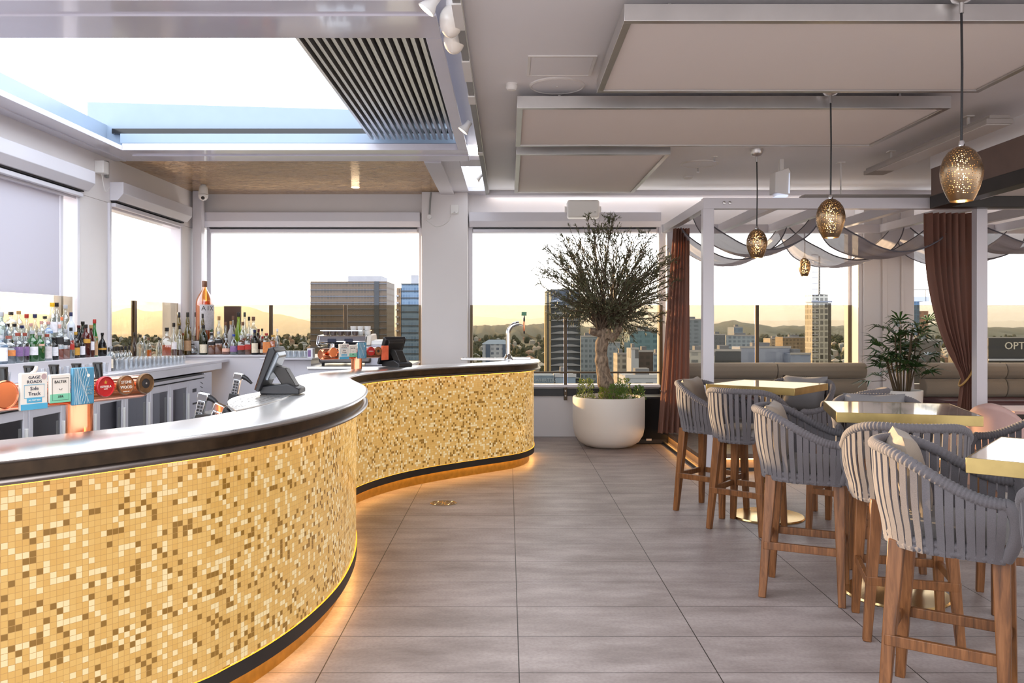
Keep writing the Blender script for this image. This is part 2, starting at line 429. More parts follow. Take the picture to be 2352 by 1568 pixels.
shutter('blind_box', 'white blind box above the bar window between corner and wide column', -4.22, -1.22, 'B')
shutter('blind_box', 'white blind box above the window behind the olive tree', -.54, 2.12, 'B')
# window frames
def frame_y(a0, a1, n):   # left wall
    m = MB().box(XL - .12, XL + .02, a0, a0 + .05, .70, 2.9).box(XL - .12, XL + .02, a1 - .05, a1, .70, 2.9).box(XL - .12, XL, a0, a1, 2.84, 2.9).box(XL - .14, XL + .03, a0, a1, .70, .74)
    struct(m.build('window_%d' % n, M['white'], bevel=.004))
def frame_x(a0, a1, n):
    m = MB().box(a0, a0 + .06, YB - .02, YB + .12, .70, 2.93).box(a1 - .06, a1, YB - .02, YB + .12, .70, 2.93).box(a0, a1, YB, YB + .12, 2.86, 2.93).box(a0, a1, YB - .01, YB + .14, .70, .74)
    struct(m.build('window_%d' % n, M['white'], bevel=.004))
frame_y(2.2, 8.37, 1); frame_y(8.99, 11.0, 2); frame_x(-4.22, -1.19, 3); frame_x(-.557, 2.17, 4); frame_x(2.30, 4.82, 5); frame_x(5.55, 9.0, 6)
# corner post standing free of the corner
struct(MB().box(-4.31, -4.19, 11.30, 11.42, 0, 3.40).build('trim_14', M['white'], bevel=.004))
# lowered blind in window 1
g = G('pale_blind_cloth'); bl = g.done(g.n('MixShader', 0, i0=.22, i1=g.n('BsdfDiffuse', 0, Color=lin('#cfcfdb')), i2=g.n('BsdfTranslucent', 0, Color=lin('#c4c4d0'))))
o = MB().box(-4.412, -4.404, 2.3, 8.12, 1.86, 2.86).build('roller_blind', bl); tag(o, 'lowered pale roller blind filling the left window', 'blind')
o = MB().box(-4.425, -4.392, 8.13, 8.17, .74, 2.86).build('blind_guide', M['white']); tag(o, 'slim white upright blind guide beside the lowered pale blind', 'blind guide')

# glass balustrade panels with posts
def post_at(x, y, name_lab, nx=0, ny=-1, z0=.52):
    t = thing('balustrade_post', name_lab, 'post', (0, 0, 0), 0, 'balustrade posts')
    if ny: m = MB().box(x - .022, x + .022, y - .03, y + .02, z0, 1.845)
    else: m = MB().box(x - .03, x + .02, y - .022, y + .022, z0, 1.845)
    m.build('upright', M['bronze'], t, bevel=.003)
    for z in (z0 + .06, z0 + .13):
        if ny: MB().lathe([(.012, 0), (.012, .006), (.006, .010)], 10).build('bolt', M['alu'], t).matrix_local = Matrix.Translation((x, y - .03, z)) @ Matrix.Rotation(math.pi / 2, 4, 'X')
    return t
yg = 11.54
for x0, x1, lab in ((-4.2, -3.33, 'from the corner to the first dark post'), (-3.28, -2.29, 'behind the right half of the bottles'), (-2.24, -1.22, 'behind the coffee machine'),
                    (-.53, .77, 'behind the tall font at the bar end'), (.83, 2.12, 'behind the olive tree'), (2.32, 3.44, 'left above the long banquette'), (3.50, 4.82, 'right above the long banquette'),
                    (5.60, 6.50, 'behind the gathered curtain'), (6.56, 8.9, 'at the right edge of the picture')):
    o = MB().box(x0, x1, yg, yg + .012, .74, 1.845).build('glass_panel', M['balglass']); tag(o, 'bronze tinted balustrade glass ' + lab, 'glass panel', 'balustrade glass panels')
for y0, y1, lab in ((2.3, 5.2, 'left of the picture edge'), (5.25, 8.3, 'under the lowered pale blind'), (9.02, 9.66, 'left in the narrow window'), (9.71, 10.95, 'right in the narrow window')):
    o = MB().box(XL - .032, XL - .02, y0, y1, .70, 1.855).build('glass_panel', M['balglass']); tag(o, 'bronze tinted balustrade glass ' + lab, 'glass panel', 'balustrade glass panels')
post_at(-3.305, yg, 'dark bronze balustrade post among the bottles right of the big rose bottle')
post_at(-2.265, yg, 'dark bronze balustrade post behind the coffee machine')
post_at(.80, yg, 'dark bronze balustrade post left of the olive trunk, bolted to the white wall')
post_at(2.13, yg, 'thin bronze balustrade post beside the left curtain')
post_at(3.47, yg, 'brown balustrade post above the middle of the left banquette')
post_at(6.53, yg, 'brown balustrade post right of the white pergola post')
t = thing('balustrade_post', 'dark balustrade post in the narrow left window', 'post', (0, 0, 0), 0, 'balustrade posts'); MB().box(XL - .05, XL - .005, 9.66, 9.71, .7, 1.855).build('upright', M['bronze'], t)
o = MB().box(-3.95, -3.72, 11.50, 11.535, 1.19, 1.83).build('notice_board', plain('brown_board', '#4c382c', .4)); tag(o, 'dark brown upright board behind the bottles by the window', 'board')
hr = thing('handrail', 'slim bronze handrail across the window behind the olive tree', 'handrail')
MB().box(-.55, 2.12, 11.49, 11.52, .895, .92).build('rail', M['bronze'], hr)

# raised platform with lit step
pt = thing('platform', 'raised timber platform with an orange lit step edge under the pergola', 'platform', (0, 0, 0))
MB().box(2.06, 9.4, 8.92, 11.285, .13, .18).build('deck', M['deckwood'], pt, bevel=.004)
MB().box(2.14, 9.4, 9.02, 11.28, 0.0, .13).build('riser', plain('step_riser', '#a08a74', .5), pt)
MB().box(2.05, 9.4, 8.90, 8.925, 0.0, .035).box(2.04, 2.065, 8.90, 11.28, 0, .035).build('kick_edge', M['dark'], pt)
m = MB().box(2.10, 9.4, 8.975, 8.985, .112, .122); m.build('light_strip', M['ledwarm'], pt)
MB().box(2.105, 2.115, 9.0, 11.25, .112, .122).build('light_strip', M['ledwarm'], pt)

# bulkhead at the right over the folding doors
bk = MB().box(4.47, 9.6, -.8, 8.74, 2.93, 3.22)
struct(bk.build('trim_15', M['mauve']))
struct(MB().box(4.47, 9.6, -.8, 8.76, 3.22, 3.40).build('trim_16', M['ceil']))
struct(MB().box(4.46, 4.62, -.8, 8.75, 2.80, 2.93).box(4.46, 9.6, 8.62, 8.75, 2.80, 2.93).build('trim_17', M['dark'], bevel=.004))
struct(MB().box(4.62, 9.6, -.8, 8.62, 2.915, 2.928).box(4.80, 4.86, -.8, 8.5, 2.86, 2.915).build('trim_18', M['ceil']))
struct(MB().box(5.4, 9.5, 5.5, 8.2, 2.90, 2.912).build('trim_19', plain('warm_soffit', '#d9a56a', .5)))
# ------------------------------------------------------------------ the curved bar
BASE = [(-3.2, 1.95), (-2.6, 2.12), (-2.1, 2.36), (-1.66, 2.72), (-1.26, 3.23), (-1.155, 3.42), (-1.06, 3.66), (-.985, 3.95), (-.935, 4.3), (-.922, 4.65), (-.95, 5.1), (-1.03, 5.6),
        (-1.13, 5.95), (-1.245, 6.3), (-1.33, 6.6), (-1.36, 6.85), (-1.33, 7.12), (-1.21, 7.5), (-1.02, 7.87), (-.785, 8.18), (-.5, 8.47), (-.274, 8.68), (-.05, 8.88), (.1, 9.04), (.215, 9.25), (.285, 9.5), (.305, 9.78), (.305, 10.15)]
cv = catmull([(a, b, 0) for a, b in BASE], 24)
# even spacing by arc length
L = [0.0]
for i in range(1, len(cv)): L.append(L[-1] + (cv[i] - cv[i - 1]).length)
NS = 260; CURVE = []; j = 0; ARC = []
for k in range(NS + 1):
    s = L[-1] * k / NS
    while j < len(L) - 2 and L[j + 1] < s: j += 1
    t = (s - L[j]) / (L[j + 1] - L[j]); p = cv[j].lerp(cv[j + 1], t); CURVE.append(p); ARC.append(s)
CN = []
for k in range(NS + 1):
    t = (CURVE[min(k + 1, NS)] - CURVE[max(k - 1, 0)]).normalized(); CN.append(Vector((t.y, -t.x)))
CURVE = [((p.x, p.y), n) for p, n in zip(CURVE, CN)]
bar = thing('bar_counter', 'long S curved bar with glowing honey mosaic front and steel top', 'bar')
ZT = 1.155
m = MB().sweep(CURVE, [(-.36, ZT), (.052, ZT), (.068, ZT - .005), (.076, ZT - .014), (.068, ZT - .023), (.052, ZT - .028), (-.36, ZT - .028)]); m.build('worktop', M['steel'], bar, 40, label='brushed steel worktop')
m = MB().sweep(CURVE, [(-.05, 1.128), (.046, 1.128), (.046, 1.083), (-.05, 1.083)]); m.build('edge_band', plain('dark_patina_metal', '#3a2b1c', .35, .6, var=.4, scale=14), bar, 40)
m = MB().sweep(CURVE, [(-.02, 1.084), (.055, 1.084), (.072, 1.078), (.078, 1.070), (.072, 1.061), (.05, 1.057), (-.02, 1.057)]); m.build('lower_rim', plain('dull_rim_metal', '#8f8783', .3, 1.0, var=.08), bar, 40)
# mosaic with metre-true UVs
def wallstrip(name, o, z0, z1, mat, pitch=None):
    mb = MB()
    for p, n in CURVE: mb.v += [(p[0] + n[0] * o, p[1] + n[1] * o, z0), (p[0] + n[0] * o, p[1] + n[1] * o, z1)]
    mb.f = [(2 * i, 2 * i + 2, 2 * i + 3, 2 * i + 1) for i in range(NS)]
    me = bpy.data.meshes.new(name); me.from_pydata(mb.v, [], mb.f)
    me.polygons.foreach_set('use_smooth', [True] * NS); me.materials.append(mat)
    if pitch:
        uv = me.uv_layers.new()
        for pl in me.polygons:
            for li in pl.loop_indices:
                vi = me.loops[li].vertex_index; uv.data[li].uv = (ARC[vi // 2] / pitch, (z1 if vi % 2 else z0) / pitch)
    ob = bpy.data.objects.new(name, me); COL.objects.link(ob); ob.parent = bar; return ob
wallstrip('mosaic_front', 0.0, .165, 1.06, M['mosaic'], .0215)
MB().sweep(CURVE, [(-.004, .165), (.006, .165), (.006, .10), (-.05, .10), (-.05, .165)]).build('skirting', M['dark'], bar, 40)
MB().sweep(CURVE, [(.0005, .1652), (.0058, .1652), (.0058, .1665), (.0005, .1665)]).build('light_strip', M['ledsoft'], bar, 0)
wallstrip('kick_plate', -.055, 0.0, .10, plain('gold_kick_plate', '#b48c40', .35, .8, var=.15, scale=20))
MB().sweep(CURVE, [(.030, 1.0565), (.044, 1.0565), (.044, 1.054), (.030, 1.054)]).build('light_strip', M['ledyellow'], bar, 0)
MB().sweep(CURVE, [(-.040, .0995), (-.020, .0995), (-.020, .096), (-.040, .096)]).build('light_strip', M['ledwarm'], bar, 0)
MB().sweep(CURVE, [(-.16, .0), (-.07, .0), (-.07, 1.126), (-.16, 1.126)]).build('inner_panel', M['white'], bar, 40)
MB().sweep(CURVE[26:], [(-.74, .05), (-.17, .05), (-.17, .90), (-.74, .90)]).build('underbar_bench', M['steel'], bar, 40)
# perforated tray let into the bartender side
poly = []
for k, (p, n) in enumerate(CURVE):
    if 3.95 < p[1] < 5.62 and p[0] > -1.5: poly.append((p[0] - n[0] * .352, p[1] - n[1] * .352))
a, b = poly[0], poly[-1]
back = [(b[0] * (1 - t) + a[0] * t - .22 * math.sin(math.pi * t), b[1] * (1 - t) + a[1] * t) for t in [i / 14 for i in range(1, 14)]]
tray = thing('perforated_tray', 'shiny perforated steel drip tray set into the inner edge of the bar', 'drip tray')
MB().prism(poly + back, ZT + .001, ZT + .006).build('plate', M['steel'], tray)
m = MB()
for i in range(5):
    for q in range(22):
        t = .08 + .84 * q / 21; k = int(t * (len(poly) - 1)); x, y = poly[k]
        m.lathe([(.007, 0), (.007, .0012)], 8, (x - .05 - i * .045 * math.sin(math.pi * t), y, ZT + .0055))
m.build('drain_holes', M['black'], tray)

# ------------------------------------------------------------------ copper beer fonts
def badge_round(par, x, r, face, rim, name='tap_badge', label=None):
    hz = .42
    e = MB(); e.lathe([(r, 0), (r, .012), (r * .93, .016), (r * .9, .013), (1e-6, .013)], 36)
    b = e.build(name, face, par, 30, label=label); b.matrix_local = Matrix.Translation((x, -.098, hz)) @ Matrix.Rotation(math.pi / 2, 4, 'X')
    rg = MB().lathe([(r * 1.0, .002), (r * 1.04, .006), (r * 1.04, .014), (r * .97, .018), (r * .94, .015)], 36, caps=False).build('rim', rim, b, 40)
    st = MB().tube([(x, -.04, hz), (x, -.098, hz)], .016, 12).build('stem', M['copper'], par)
    return b
def badge_plate(par, x, w, h, face, zc=.43, label=None):
    MB().tube([(x, -.04, .42), (x, -.098, .42)], .016, 12).build('stem', M['copper'], par)
    b = MB().cbox((0, 0, 0), w, .014, h).build('tap_badge', face, par, bevel=.004, label=label); b.location = (x, -.105, zc); return b
def handle(par, x):
    b = MB().tube([(x, .012, .40), (x, .032, .51)], [.013, .019], 12).build('tap_handle', M['blackgloss'], par, 40)
    MB().lathe([(.020, 0), (.020, .007), (.016, .009)], 12, (x, .032, .508)).build('cap', M['dark'], b)
blue = plain('teal_blue_card', '#4a86a2', .5, var=.25, scale=10); mint = plain('mint_card', '#7cc39f', .5); sky = plain('pale_blue_card', '#4fa3c4', .5)
ink = plain('ink_navy', '#22243a', .6); inkb = plain('ink_black', '#23211f', .6); gold = plain('gold_ink', '#d9a94a', .4, .5); offw = plain('off_white_ink', '#f0e9dc', .6)
redface = plain('red_enamel', '#b3161d', .3); brownface = plain('brown_enamel', '#9a5a30', .35); oldbr = plain('dull_bronze', '#6d5238', .45, .7, var=.3, scale=30)
coralface = plain('coral_card', '#e5653f', .5, var=.2, scale=12); greyink = plain('grey_ink', '#8fa3a8', .6)
RX = math.pi / 2
def gage(par, x):
    b = badge_plate(par, x, .112, .142, M['cream'], .425, label='cream plate with blue lettering')
    MB().cbox((0, -.0075, -.058), .110, .001, .022).build('blue_band', sky, b)
    MB().cbox((0, -.0075, -.034), .062, .001, .018).build('blue_ribbon', sky, b)
    m = MB()
    for a0, a1, z0, z1 in ((-.042, .042, .0245, .0262), (-.042, .042, -.0245, -.0228), (-.042, -.0403, -.0245, .0262), (.0403, .042, -.0245, .0262)): m.box(a0, a1, -.0082, -.0072, z0, z1)
    m.build('frame_line', sky, b)
    text('GAGE\nROADS', .0165, 'lettering', ink, b, (0, -.0076, .0445), sx=1.15); text('Side\nTrack', .0195, 'lettering', ink, b, (0, -.0076, .0005), sx=1.1); text('ALL DAY XPA', .0082, 'lettering', offw, b, (0, -.0084, -.034))
    m = MB().prism([(-.016, 0), (.004, .012), (.012, .028), (.018, .026), (.016, .012), (.006, 0)], -.006, .006)
    q = m.build('bird_shape', M['cream'], b, bevel=.002); q.matrix_local = Matrix.Translation((0, 0, .068)) @ Matrix.Rotation(math.pi / 2, 4, 'X')
    m = MB().lathe([(.011, 0), (.011, .001), (.008, .001)], 20); q = m.build('stamp', plain('rose_ink', '#b59a98', .6), b); q.matrix_local = Matrix.Translation((.040, -.0072, .054)) @ Matrix.Rotation(math.pi / 2, 4, 'X')
    return b
def balter(par, x):
    b = badge_plate(par, x, .092, .112, M['cream'], .428, label='white and mint plate with black lettering')
    MB().cbox((0, -.0075, -.038), .090, .001, .034).build('mint_band', mint, b)
    m = MB()
    for a0, a1, z0, z1 in ((-.036, .036, .040, .0415), (-.036, .036, -.0465, -.045), (-.036, -.0345, -.0465, .0415), (.0345, .036, -.0465, .0415)): m.box(a0, a1, -.0084, -.0074, z0, z1)
    m.build('frame_line', inkb, b)
    text('BALTER', .0155, 'lettering', inkb, b, (0, -.0076, .026)); text('XPA', .013, 'lettering', inkb, b, (0, -.0085, -.032))
    MB().tube([(-.007, -.008, .0), (-.004, -.008, -.004), (0, -.008, -.0055), (.004, -.008, -.004), (.007, -.008, .0)], .0008, 6).build('smile', inkb, b)
    return b
def haze(par, x):
    b = badge_plate(par, x, .102, .15, blue, .43, label='tall blue plate with line drawing')
    m = MB(); r = random.Random(4)
    for i in range(9):
        x0 = -.042 + i * .0075; pts = [(x0 + .012 * math.sin(i + k * .9) * (.4 + .1 * i) * .5, -.0078, -.072 + k * .0145) for k in range(11)]
        m.tube(pts, .0005, 4)
    m.build('line_drawing', offw, b)
    text('EAST\nCOAST\nHAZE', .0135, 'lettering', greyink, b, (.024, -.0078, -.018))
    MB().lathe([(.007, 0), (.007, .001), (.0045, .001)], 16).build('crest', offw, b).matrix_local = Matrix.Translation((.022, -.0072, .042)) @ Matrix.Rotation(math.pi / 2, 4, 'X')
    return b
def font(label, loc, rz, full):
    t = thing('beer_font', label, 'beer font', loc, rz)
    MB().lathe([(.066, 0), (.066, .008), (.055, .016), (.052, .03), (.052, .38), (.050, .40)], 32).build('column', M['copper'], t, 40)
    x0, x1 = (-.85, .335) if full else (-.42, .29)
    MB().lathe([(1e-6, 0), (.04, .0), (.048, .012), (.052, .03), (.052, x1 - x0 - .03), (.048, x1 - x0 - .012), (.04, x1 - x0), (1e-6, x1 - x0)], 28).build('pipe', M['copper'], t, 45).matrix_local = Matrix.Translation((x0, 0, .40)) @ Matrix.Rotation(math.pi / 2, 4, 'Y')
    return t
bf = font('long copper beer font with six tap badges in the foreground', (-1.787, 3.45, .90), math.radians(66.7), True)
badge_round(bf, -.405, .052, M['copper'], M['copper'], label='blank copper disc')
gage(bf, -.289); balter(bf, -.178); haze(bf, -.073)
b = badge_round(bf, .033, .042, redface, redface, label='red disc with white lettering')
def ontop(b, s, size, mat, y): text(s, size, 'lettering', mat, b, (0, y, .0145), (0, 0, 0))
ontop(b, 'ESTRELLA', .0125, offw, 0); ontop(b, 'DAMM', .006, offw, -.010)
star = []
for k in range(10): a = math.pi / 2 + k * math.pi / 5; rr = .009 if k % 2 == 0 else .004; star.append((rr * math.cos(a), .018 + rr * math.sin(a)))
MB().prism(star, .0132, .0142).build('star', gold, b)
b = badge_round(bf, .137, .040, brownface, oldbr, label='brown disc with cream lettering')
ontop(b, 'STONE', .017, offw, .012); ontop(b, 'WOOD', .018, offw, -.010); ontop(b, '&', .008, inkb, .001); ontop(b, 'PACIFIC ALE', .006, offw, -.028)
b = badge_round(bf, .243, .043, oldbr, oldbr, label='bronze disc with black centre')
MB().lathe([(.021, .0128), (.021, .0145), (.019, .015), (1e-6, .015)], 28).build('black_centre', M['black'], b); MB().lathe([(.004, .015), (.004, .017), (1e-6, .0175)], 12).build('screw', M['alu'], b)
for x in (-.315, -.205, -.095, .01, .115): handle(bf, x)
bf2 = font('smaller copper beer font further along the bar by the coffee machine', (-1.45, 7.92, .90), math.radians(48.7), False)
badge_round(bf2, -.355, .046, M['copper'], M['copper']); gage(bf2, -.232); balter(bf2, -.13); haze(bf2, -.02)
b = badge_round(bf2, .085, .042, redface, redface); ontop(b, 'ESTRELLA', .0125, offw, 0)
b = badge_round(bf2, .175, .040, brownface, oldbr); MB().lathe([(.015, .0128), (.015, .0145), (1e-6, .0145)], 20).build('black_centre', M['black'], b)
badge_plate(bf2, .262, .085, .14, coralface, .40, label='coral red plate')

# ------------------------------------------------------------------ chrome water font at the bar end
t = thing('water_font', 'tall chrome swan neck font with green tipped tap on the bar end', 'tap', (0.0, 9.85, ZT))
MB().lathe([(.085, 0), (.085, .008), (.05, .03), (.032, .06), (.028, .07)], 28).build('base', M['chrome'], t, 40)
arc = [(0, 0, .06), (0, 0, .26)] + [(.12 - .12 * math.cos(a), 0, .30 + .13 * math.sin(a)) for a in [i * math.pi / 16 for i in range(0, 8)]] + [(.13, 0, .432)]
MB().tube(catmull(arc, 3), .027, 16).build('neck', M['chrome'], t, 50)
MB().tube([(.12, 0, .425), (.185, 0, .405)], .008, 10).build('spigot', M['chrome'], t)
MB().lathe([(.009, 0), (.012, .02), (.012, .10), (.010, .12)], 14, (.19, 0, .34)).build('tap', M['copper'], t)
MB().lathe([(.011, 0), (.013, .03), (.009, .055), (.006, .07)], 12, (.19, 0, .455)).build('tap_handle', M['black'], t)
MB().cbox((.19, 0, .548), .062, .02, .045).build('tap_top', plain('green_tap_top', '#3f7d5c', .4), t, bevel=.003)
MB().lathe([(.011, 0), (.013, .03)], 12, (.19, 0, .31)).build('nozzle', M['black'], t)
for x0, x1, y, lab, mt in ((-.55, -.04, 9.72, 'long peach lit drip tray left of the chrome font', M['alu']), (.06, .27, 9.95, 'short steel drip tray right of the chrome font', M['alu'])):
    t = thing('drip_tray', lab, 'drip tray', ((x0 + x1) / 2, y, ZT)); w = (x1 - x0) / 2
    MB().box(-w, w, -.06, .06, 0, .028).build('tray', mt, t, bevel=.004); m = MB()
    for k in range(12): m.box(-w + .02 + k * (2 * w - .04) / 12, -w + .03 + k * (2 * w - .04) / 12, -.05, .05, .0282, .0295)
    m.build('grille', M['dark'], t)

# ------------------------------------------------------------------ back bar along the left wall
XF = -3.60
t = thing('back_counter', 'long white worktop along the left wall carrying glass rows', 'worktop')
MB().box(XL + .005, XF + .03, 3.0, 10.595, 1.10, 1.13).build('top', M['white'], t, bevel=.004)
MB().box(XL + .005, XF, 3.0, 10.40, 1.02, 1.10).build('fascia', M['steel'], t)
t = thing('bottle_shelf', 'stepped white shelf along the left wall carrying the bottle rows', 'shelf')
for q, (xa, z) in enumerate(((-3.74, 1.28), (-3.88, 1.36), (-4.02, 1.44))): MB().box(XL + .01 + .0005 * q, xa, 3.2, 7.80 - .002 * q, 1.131, z).build('step', M['white'], t, bevel=.003)
def fridge(y0, y1, lab, panel=False):
    t = thing('bar_fridge', lab, 'fridge', (XF, y0, 0), 0, 'glass door bar fridges'); D = y1 - y0; yd = D - (.47 if panel else 0)
    m = MB().box(-.60, -.56, 0, D, .08, 1.0).box(-.60, -.03, 0, .03, .08, 1.0).box(-.60, -.03, D - .03, D, .08, 1.0).box(-.60, -.03, 0, D, .08, .13).box(-.60, -.03, 0, D, .93, 1.0)
    m.build('cabinet', plain('fridge_inside', '#3b3d42', .5), t)
    MB().box(-.02, .012, 0, D, .955, .985).build('top_rail', M['alu'], t)
    nd = 2; wd = yd / nd
    for k in range(nd):
        a, b2 = k * wd + .006, (k + 1) * wd - .006
        d = MB().box(-.03, .0, a, a + .055, .10, .94).box(-.03, .0, b2 - .055, b2, .10, .94).box(-.029, -.001, a + .055, b2 - .055, .10, .17).box(-.029, -.001, a + .055, b2 - .055, .87, .94).build('door', M['white'], t, bevel=.003)
        MB().box(-.018, -.012, a + .05, b2 - .05, .16, .88).build('pane', M['fridgeglass'], d)
        MB().box(.0, .022, b2 - .05, b2 - .03, .25, .80).build('handle', M['plastic'], d, bevel=.004)
    for z in (.36, .60): MB().box(-.55, -.06, .03, D - .03, z, z + .012).build('shelf', M['greytrim'], t)
    if panel:
        p = MB().box(-.03, 0, yd + .004, D, .10, .94).build('control_panel', M['white'], t, bevel=.003)
        MB().box(0, .003, yd + .10, yd + .21, .80, .84).build('display', M['black'], p); MB().box(0, .003, yd + .10, yd + .26, .66, .68).build('nameplate', M['dark'], p)
        m = MB()
        for k in range(14): m.bar((.002, yd + .34, .90 - k * .05), (.002, yd + .41, .88 - k * .05), .004, .006)
        m.build('vent_slots', M['dark'], p)
fridge(5.17, 6.21, 'glass door bar fridge nearest the left picture edge')
fridge(6.21, 7.24, 'glass door bar fridge behind the copper column')
fridge(7.24, 8.32, 'glass door bar fridge behind the right end of the copper pipe')
fridge(8.32, 9.81, 'bar fridge with white control panel at the end of the row', True)
o = MB().box(XL + .02, XF - .01, 9.83, 10.08, .0, 1.0).build('end_panel', M['white'], bevel=.003); tag(o, 'plain white panel closing the fridge row', 'panel')
# counter under the bar window
t = thing('corner_cabinet', 'plain white counter front below the bottle crowd at the back', 'counter')
MB().box(XL + .02, -2.72, 10.62, 11.47, 0, 1.16).build('body', M['white'], t, bevel=.003); MB().box(XL + .02, -2.70, 10.60, 11.47, 1.16, 1.185).build('top', M['white'], t, bevel=.004)
t = thing('corner_cabinet', 'white cabinet with overhanging top carrying tumblers behind the cash register', 'counter')
MB().box(-2.62, -2.42, 10.15, 11.47, 0, 1.14).box(-2.95, -2.62, 10.15, 10.60, 0, 1.14).box(-2.66, -2.62, 10.148, 10.15, .3, 1.1).build('body', M['white'], t, bevel=.003)
MB().box(-3.02, -2.38, 10.05, 11.47, 1.145, 1.165).build('top', M['white'], t, bevel=.004)
t = thing('coffee_bench', 'low white bench under the coffee machine', 'bench')
MB().box(-2.36, -1.22, 9.75, 11.3, 0, 1.05).build('body', M['white'], t, bevel=.003); MB().box(-2.37, -1.20, 9.73, 11.3, 1.05, 1.08).build('top', M['steel'], t, bevel=.004)
o = MB().box(-2.36, -1.7, 7.6, 9.4, 0, .93).build('service_bench', M['steel'], bevel=.004); tag(o, 'low steel service bench between bar and coffee machine', 'bench')

# ------------------------------------------------------------------ coffee machine, box, registers
t = thing('coffee_machine', 'chrome two group coffee machine stacked with cups on the back bench', 'coffee machine', (XP(793, 10.0), 10.0, 1.08))
MB().box(-.30, .32, -.10, .42, .035, .12).build('drip_base', plain('dark_steel', '#5a5656', .3, .8), t, bevel=.02)
MB().box(-.24, .24, .12, .40, .12, .28).build('body', plain('machine_body', '#3f3f44', .3, .6), t, bevel=.01)
MB().prof_x([(-.08, .27), (-.10, .29), (-.06, .36), (.40, .36), (.42, .25), (.0, .25)], -.30, .26).build('front_panel', M['chrome'], t, bevel=.006)
MB().prof_x([(-.09, .25), (-.02, .36), (.36, .38), (.42, .30), (.40, .22), (.02, .22)], .262, .32).build('side_cheek', M['cream'], t, bevel=.01)
MB().prof_x([(-.09, .25), (-.02, .36), (.36, .38), (.42, .30), (.40, .22), (.02, .22)], -.335, -.302).build('side_cheek', M['chrome'], t, bevel=.01)
for x in (-.14, .06): MB().box(x - .05, x + .05, -.112, -.095, .285, .325).build('button_pad', M['ink'] if 'ink' in M else ink, t, bevel=.003)
for x in (-.15, .02, .16):
    gr = MB().lathe([(.035, 0), (.035, .06)], 16, (x, -.02, .20)).build('group_head', M['chrome'], t); MB().tube([(x, -.05, .205), (x, -.20, .195)], .012, 8).build('handle', M['black'], gr)
m = MB().tube([(-.30, 0, .42), (.2, 0, .42), (.26, .35, .42), (-.30, .35, .42)], .006, 6, closed=True); m.build('cup_rail', M['chrome'], t)
for x in (-.27, .25): MB().box(x - .015, x + .015, .0, .03, -.0, .04).build('foot', M['rubber'], t)
cups = MB().lathe([(.028, 0), (.038, .02), (.040, .055), (.036, .055), (.034, .02), (1e-6, .008)], 18)
cupm = cups.mesh('coffee_cup', plain('brown_cup', '#5b4a44', .3)); cupw = cups.mesh('coffee_cup', M['plastic'])
bx, by, bz = t.location
for k in range(5):
    o = bpy.data.objects.new('coffee_cup', cupm); COL.objects.link(o); o.location = (bx - .24 + k * .088, by + .05, bz + .362)
    tag(o, ('dark coffee cup standing leftmost on the coffee machine', 'dark coffee cup second from left on the coffee machine', 'dark coffee cup in the middle on the coffee machine', 'dark coffee cup fourth from left on the coffee machine', 'dark coffee cup beside the white cup stack on the machine')[k], 'cup', 'cups on the coffee machine')
for i in range(3):
    for q in range(2):
        o = bpy.data.objects.new('coffee_cup', cupw); COL.objects.link(o); o.location = (bx + .07 + i * .085 - (.0 if q else 0), by + .17, bz + .362 + q * .057)
        tag(o, 'white coffee cup, %s, %s of the stack on the machine' % (('left', 'middle', 'right')[i], ('bottom', 'top')[q]), 'cup', 'white cups stacked on the coffee machine')
t = thing('appliance', 'plain pale box shaped appliance right of the coffee machine', 'appliance', (XP(862, 10.0), 9.95, 1.08))
MB().box(-.12, .10, 0, .34, 0, .25).build('body', plain('pale_grey_box', '#c3c1cc', .35), t, bevel=.01); MB().prof_x([(0, .25), (.02, .30), (.34, .31), (.34, .25)], -.12, .11).build('lid', M['plastic'], t, bevel=.006)
M['reg'] = plain('silver_cover', '#a2aab2', .3, .6)
def register(label, loc, rz, sc=1.0):
    t = thing('cash_register', label, 'cash register', loc, rz); t.scale = (sc, sc, sc)
    # screen faces local -X... its back shows to +X; base on the bar
    MB().prof_x([(-.13, 0), (.13, 0), (.13, .035), (.05, .07), (-.13, .055)], -.10, .10).build('base', M['black'], t, bevel=.008)
    MB().prof_x([(.01, .05), (.10, .05), (.03, .17), (-.04, .19), (-.06, .16)], -.055, .055).build('stand', M['dark'], t, bevel=.006)
    s = MB().prof_x([(-.15, .03), (-.122, .02), (-.012, .285), (-.03, .315), (-.055, .31)], -.15, .15).build('screen_housing', M['black'], t, bevel=.008)
    MB().prof_x([(-.10, .10), (-.075, .09), (.0, .25), (-.012, .285), (-.05, .26)], -.11, .11).build('rear_cover', M['reg'], t, bevel=.008)
    MB().prof_x([(-.156, .035), (-.152, .032), (-.06, .305), (-.064, .307)], -.135, .135).build('display', M['blackgloss'], t)
    return t
register('silver backed cash register on the bar beside the perforated tray', (XP(650, 5.02), 5.02, ZT + .006), math.radians(-88), .9)
rg2 = register('black cash register further along the bar', (XP(912, 8.3), 8.3, ZT), math.radians(-128), .95)
for c in rg2.children:
    if c.name.startswith('rear_cover'): c.data.materials[0] = M['dark']
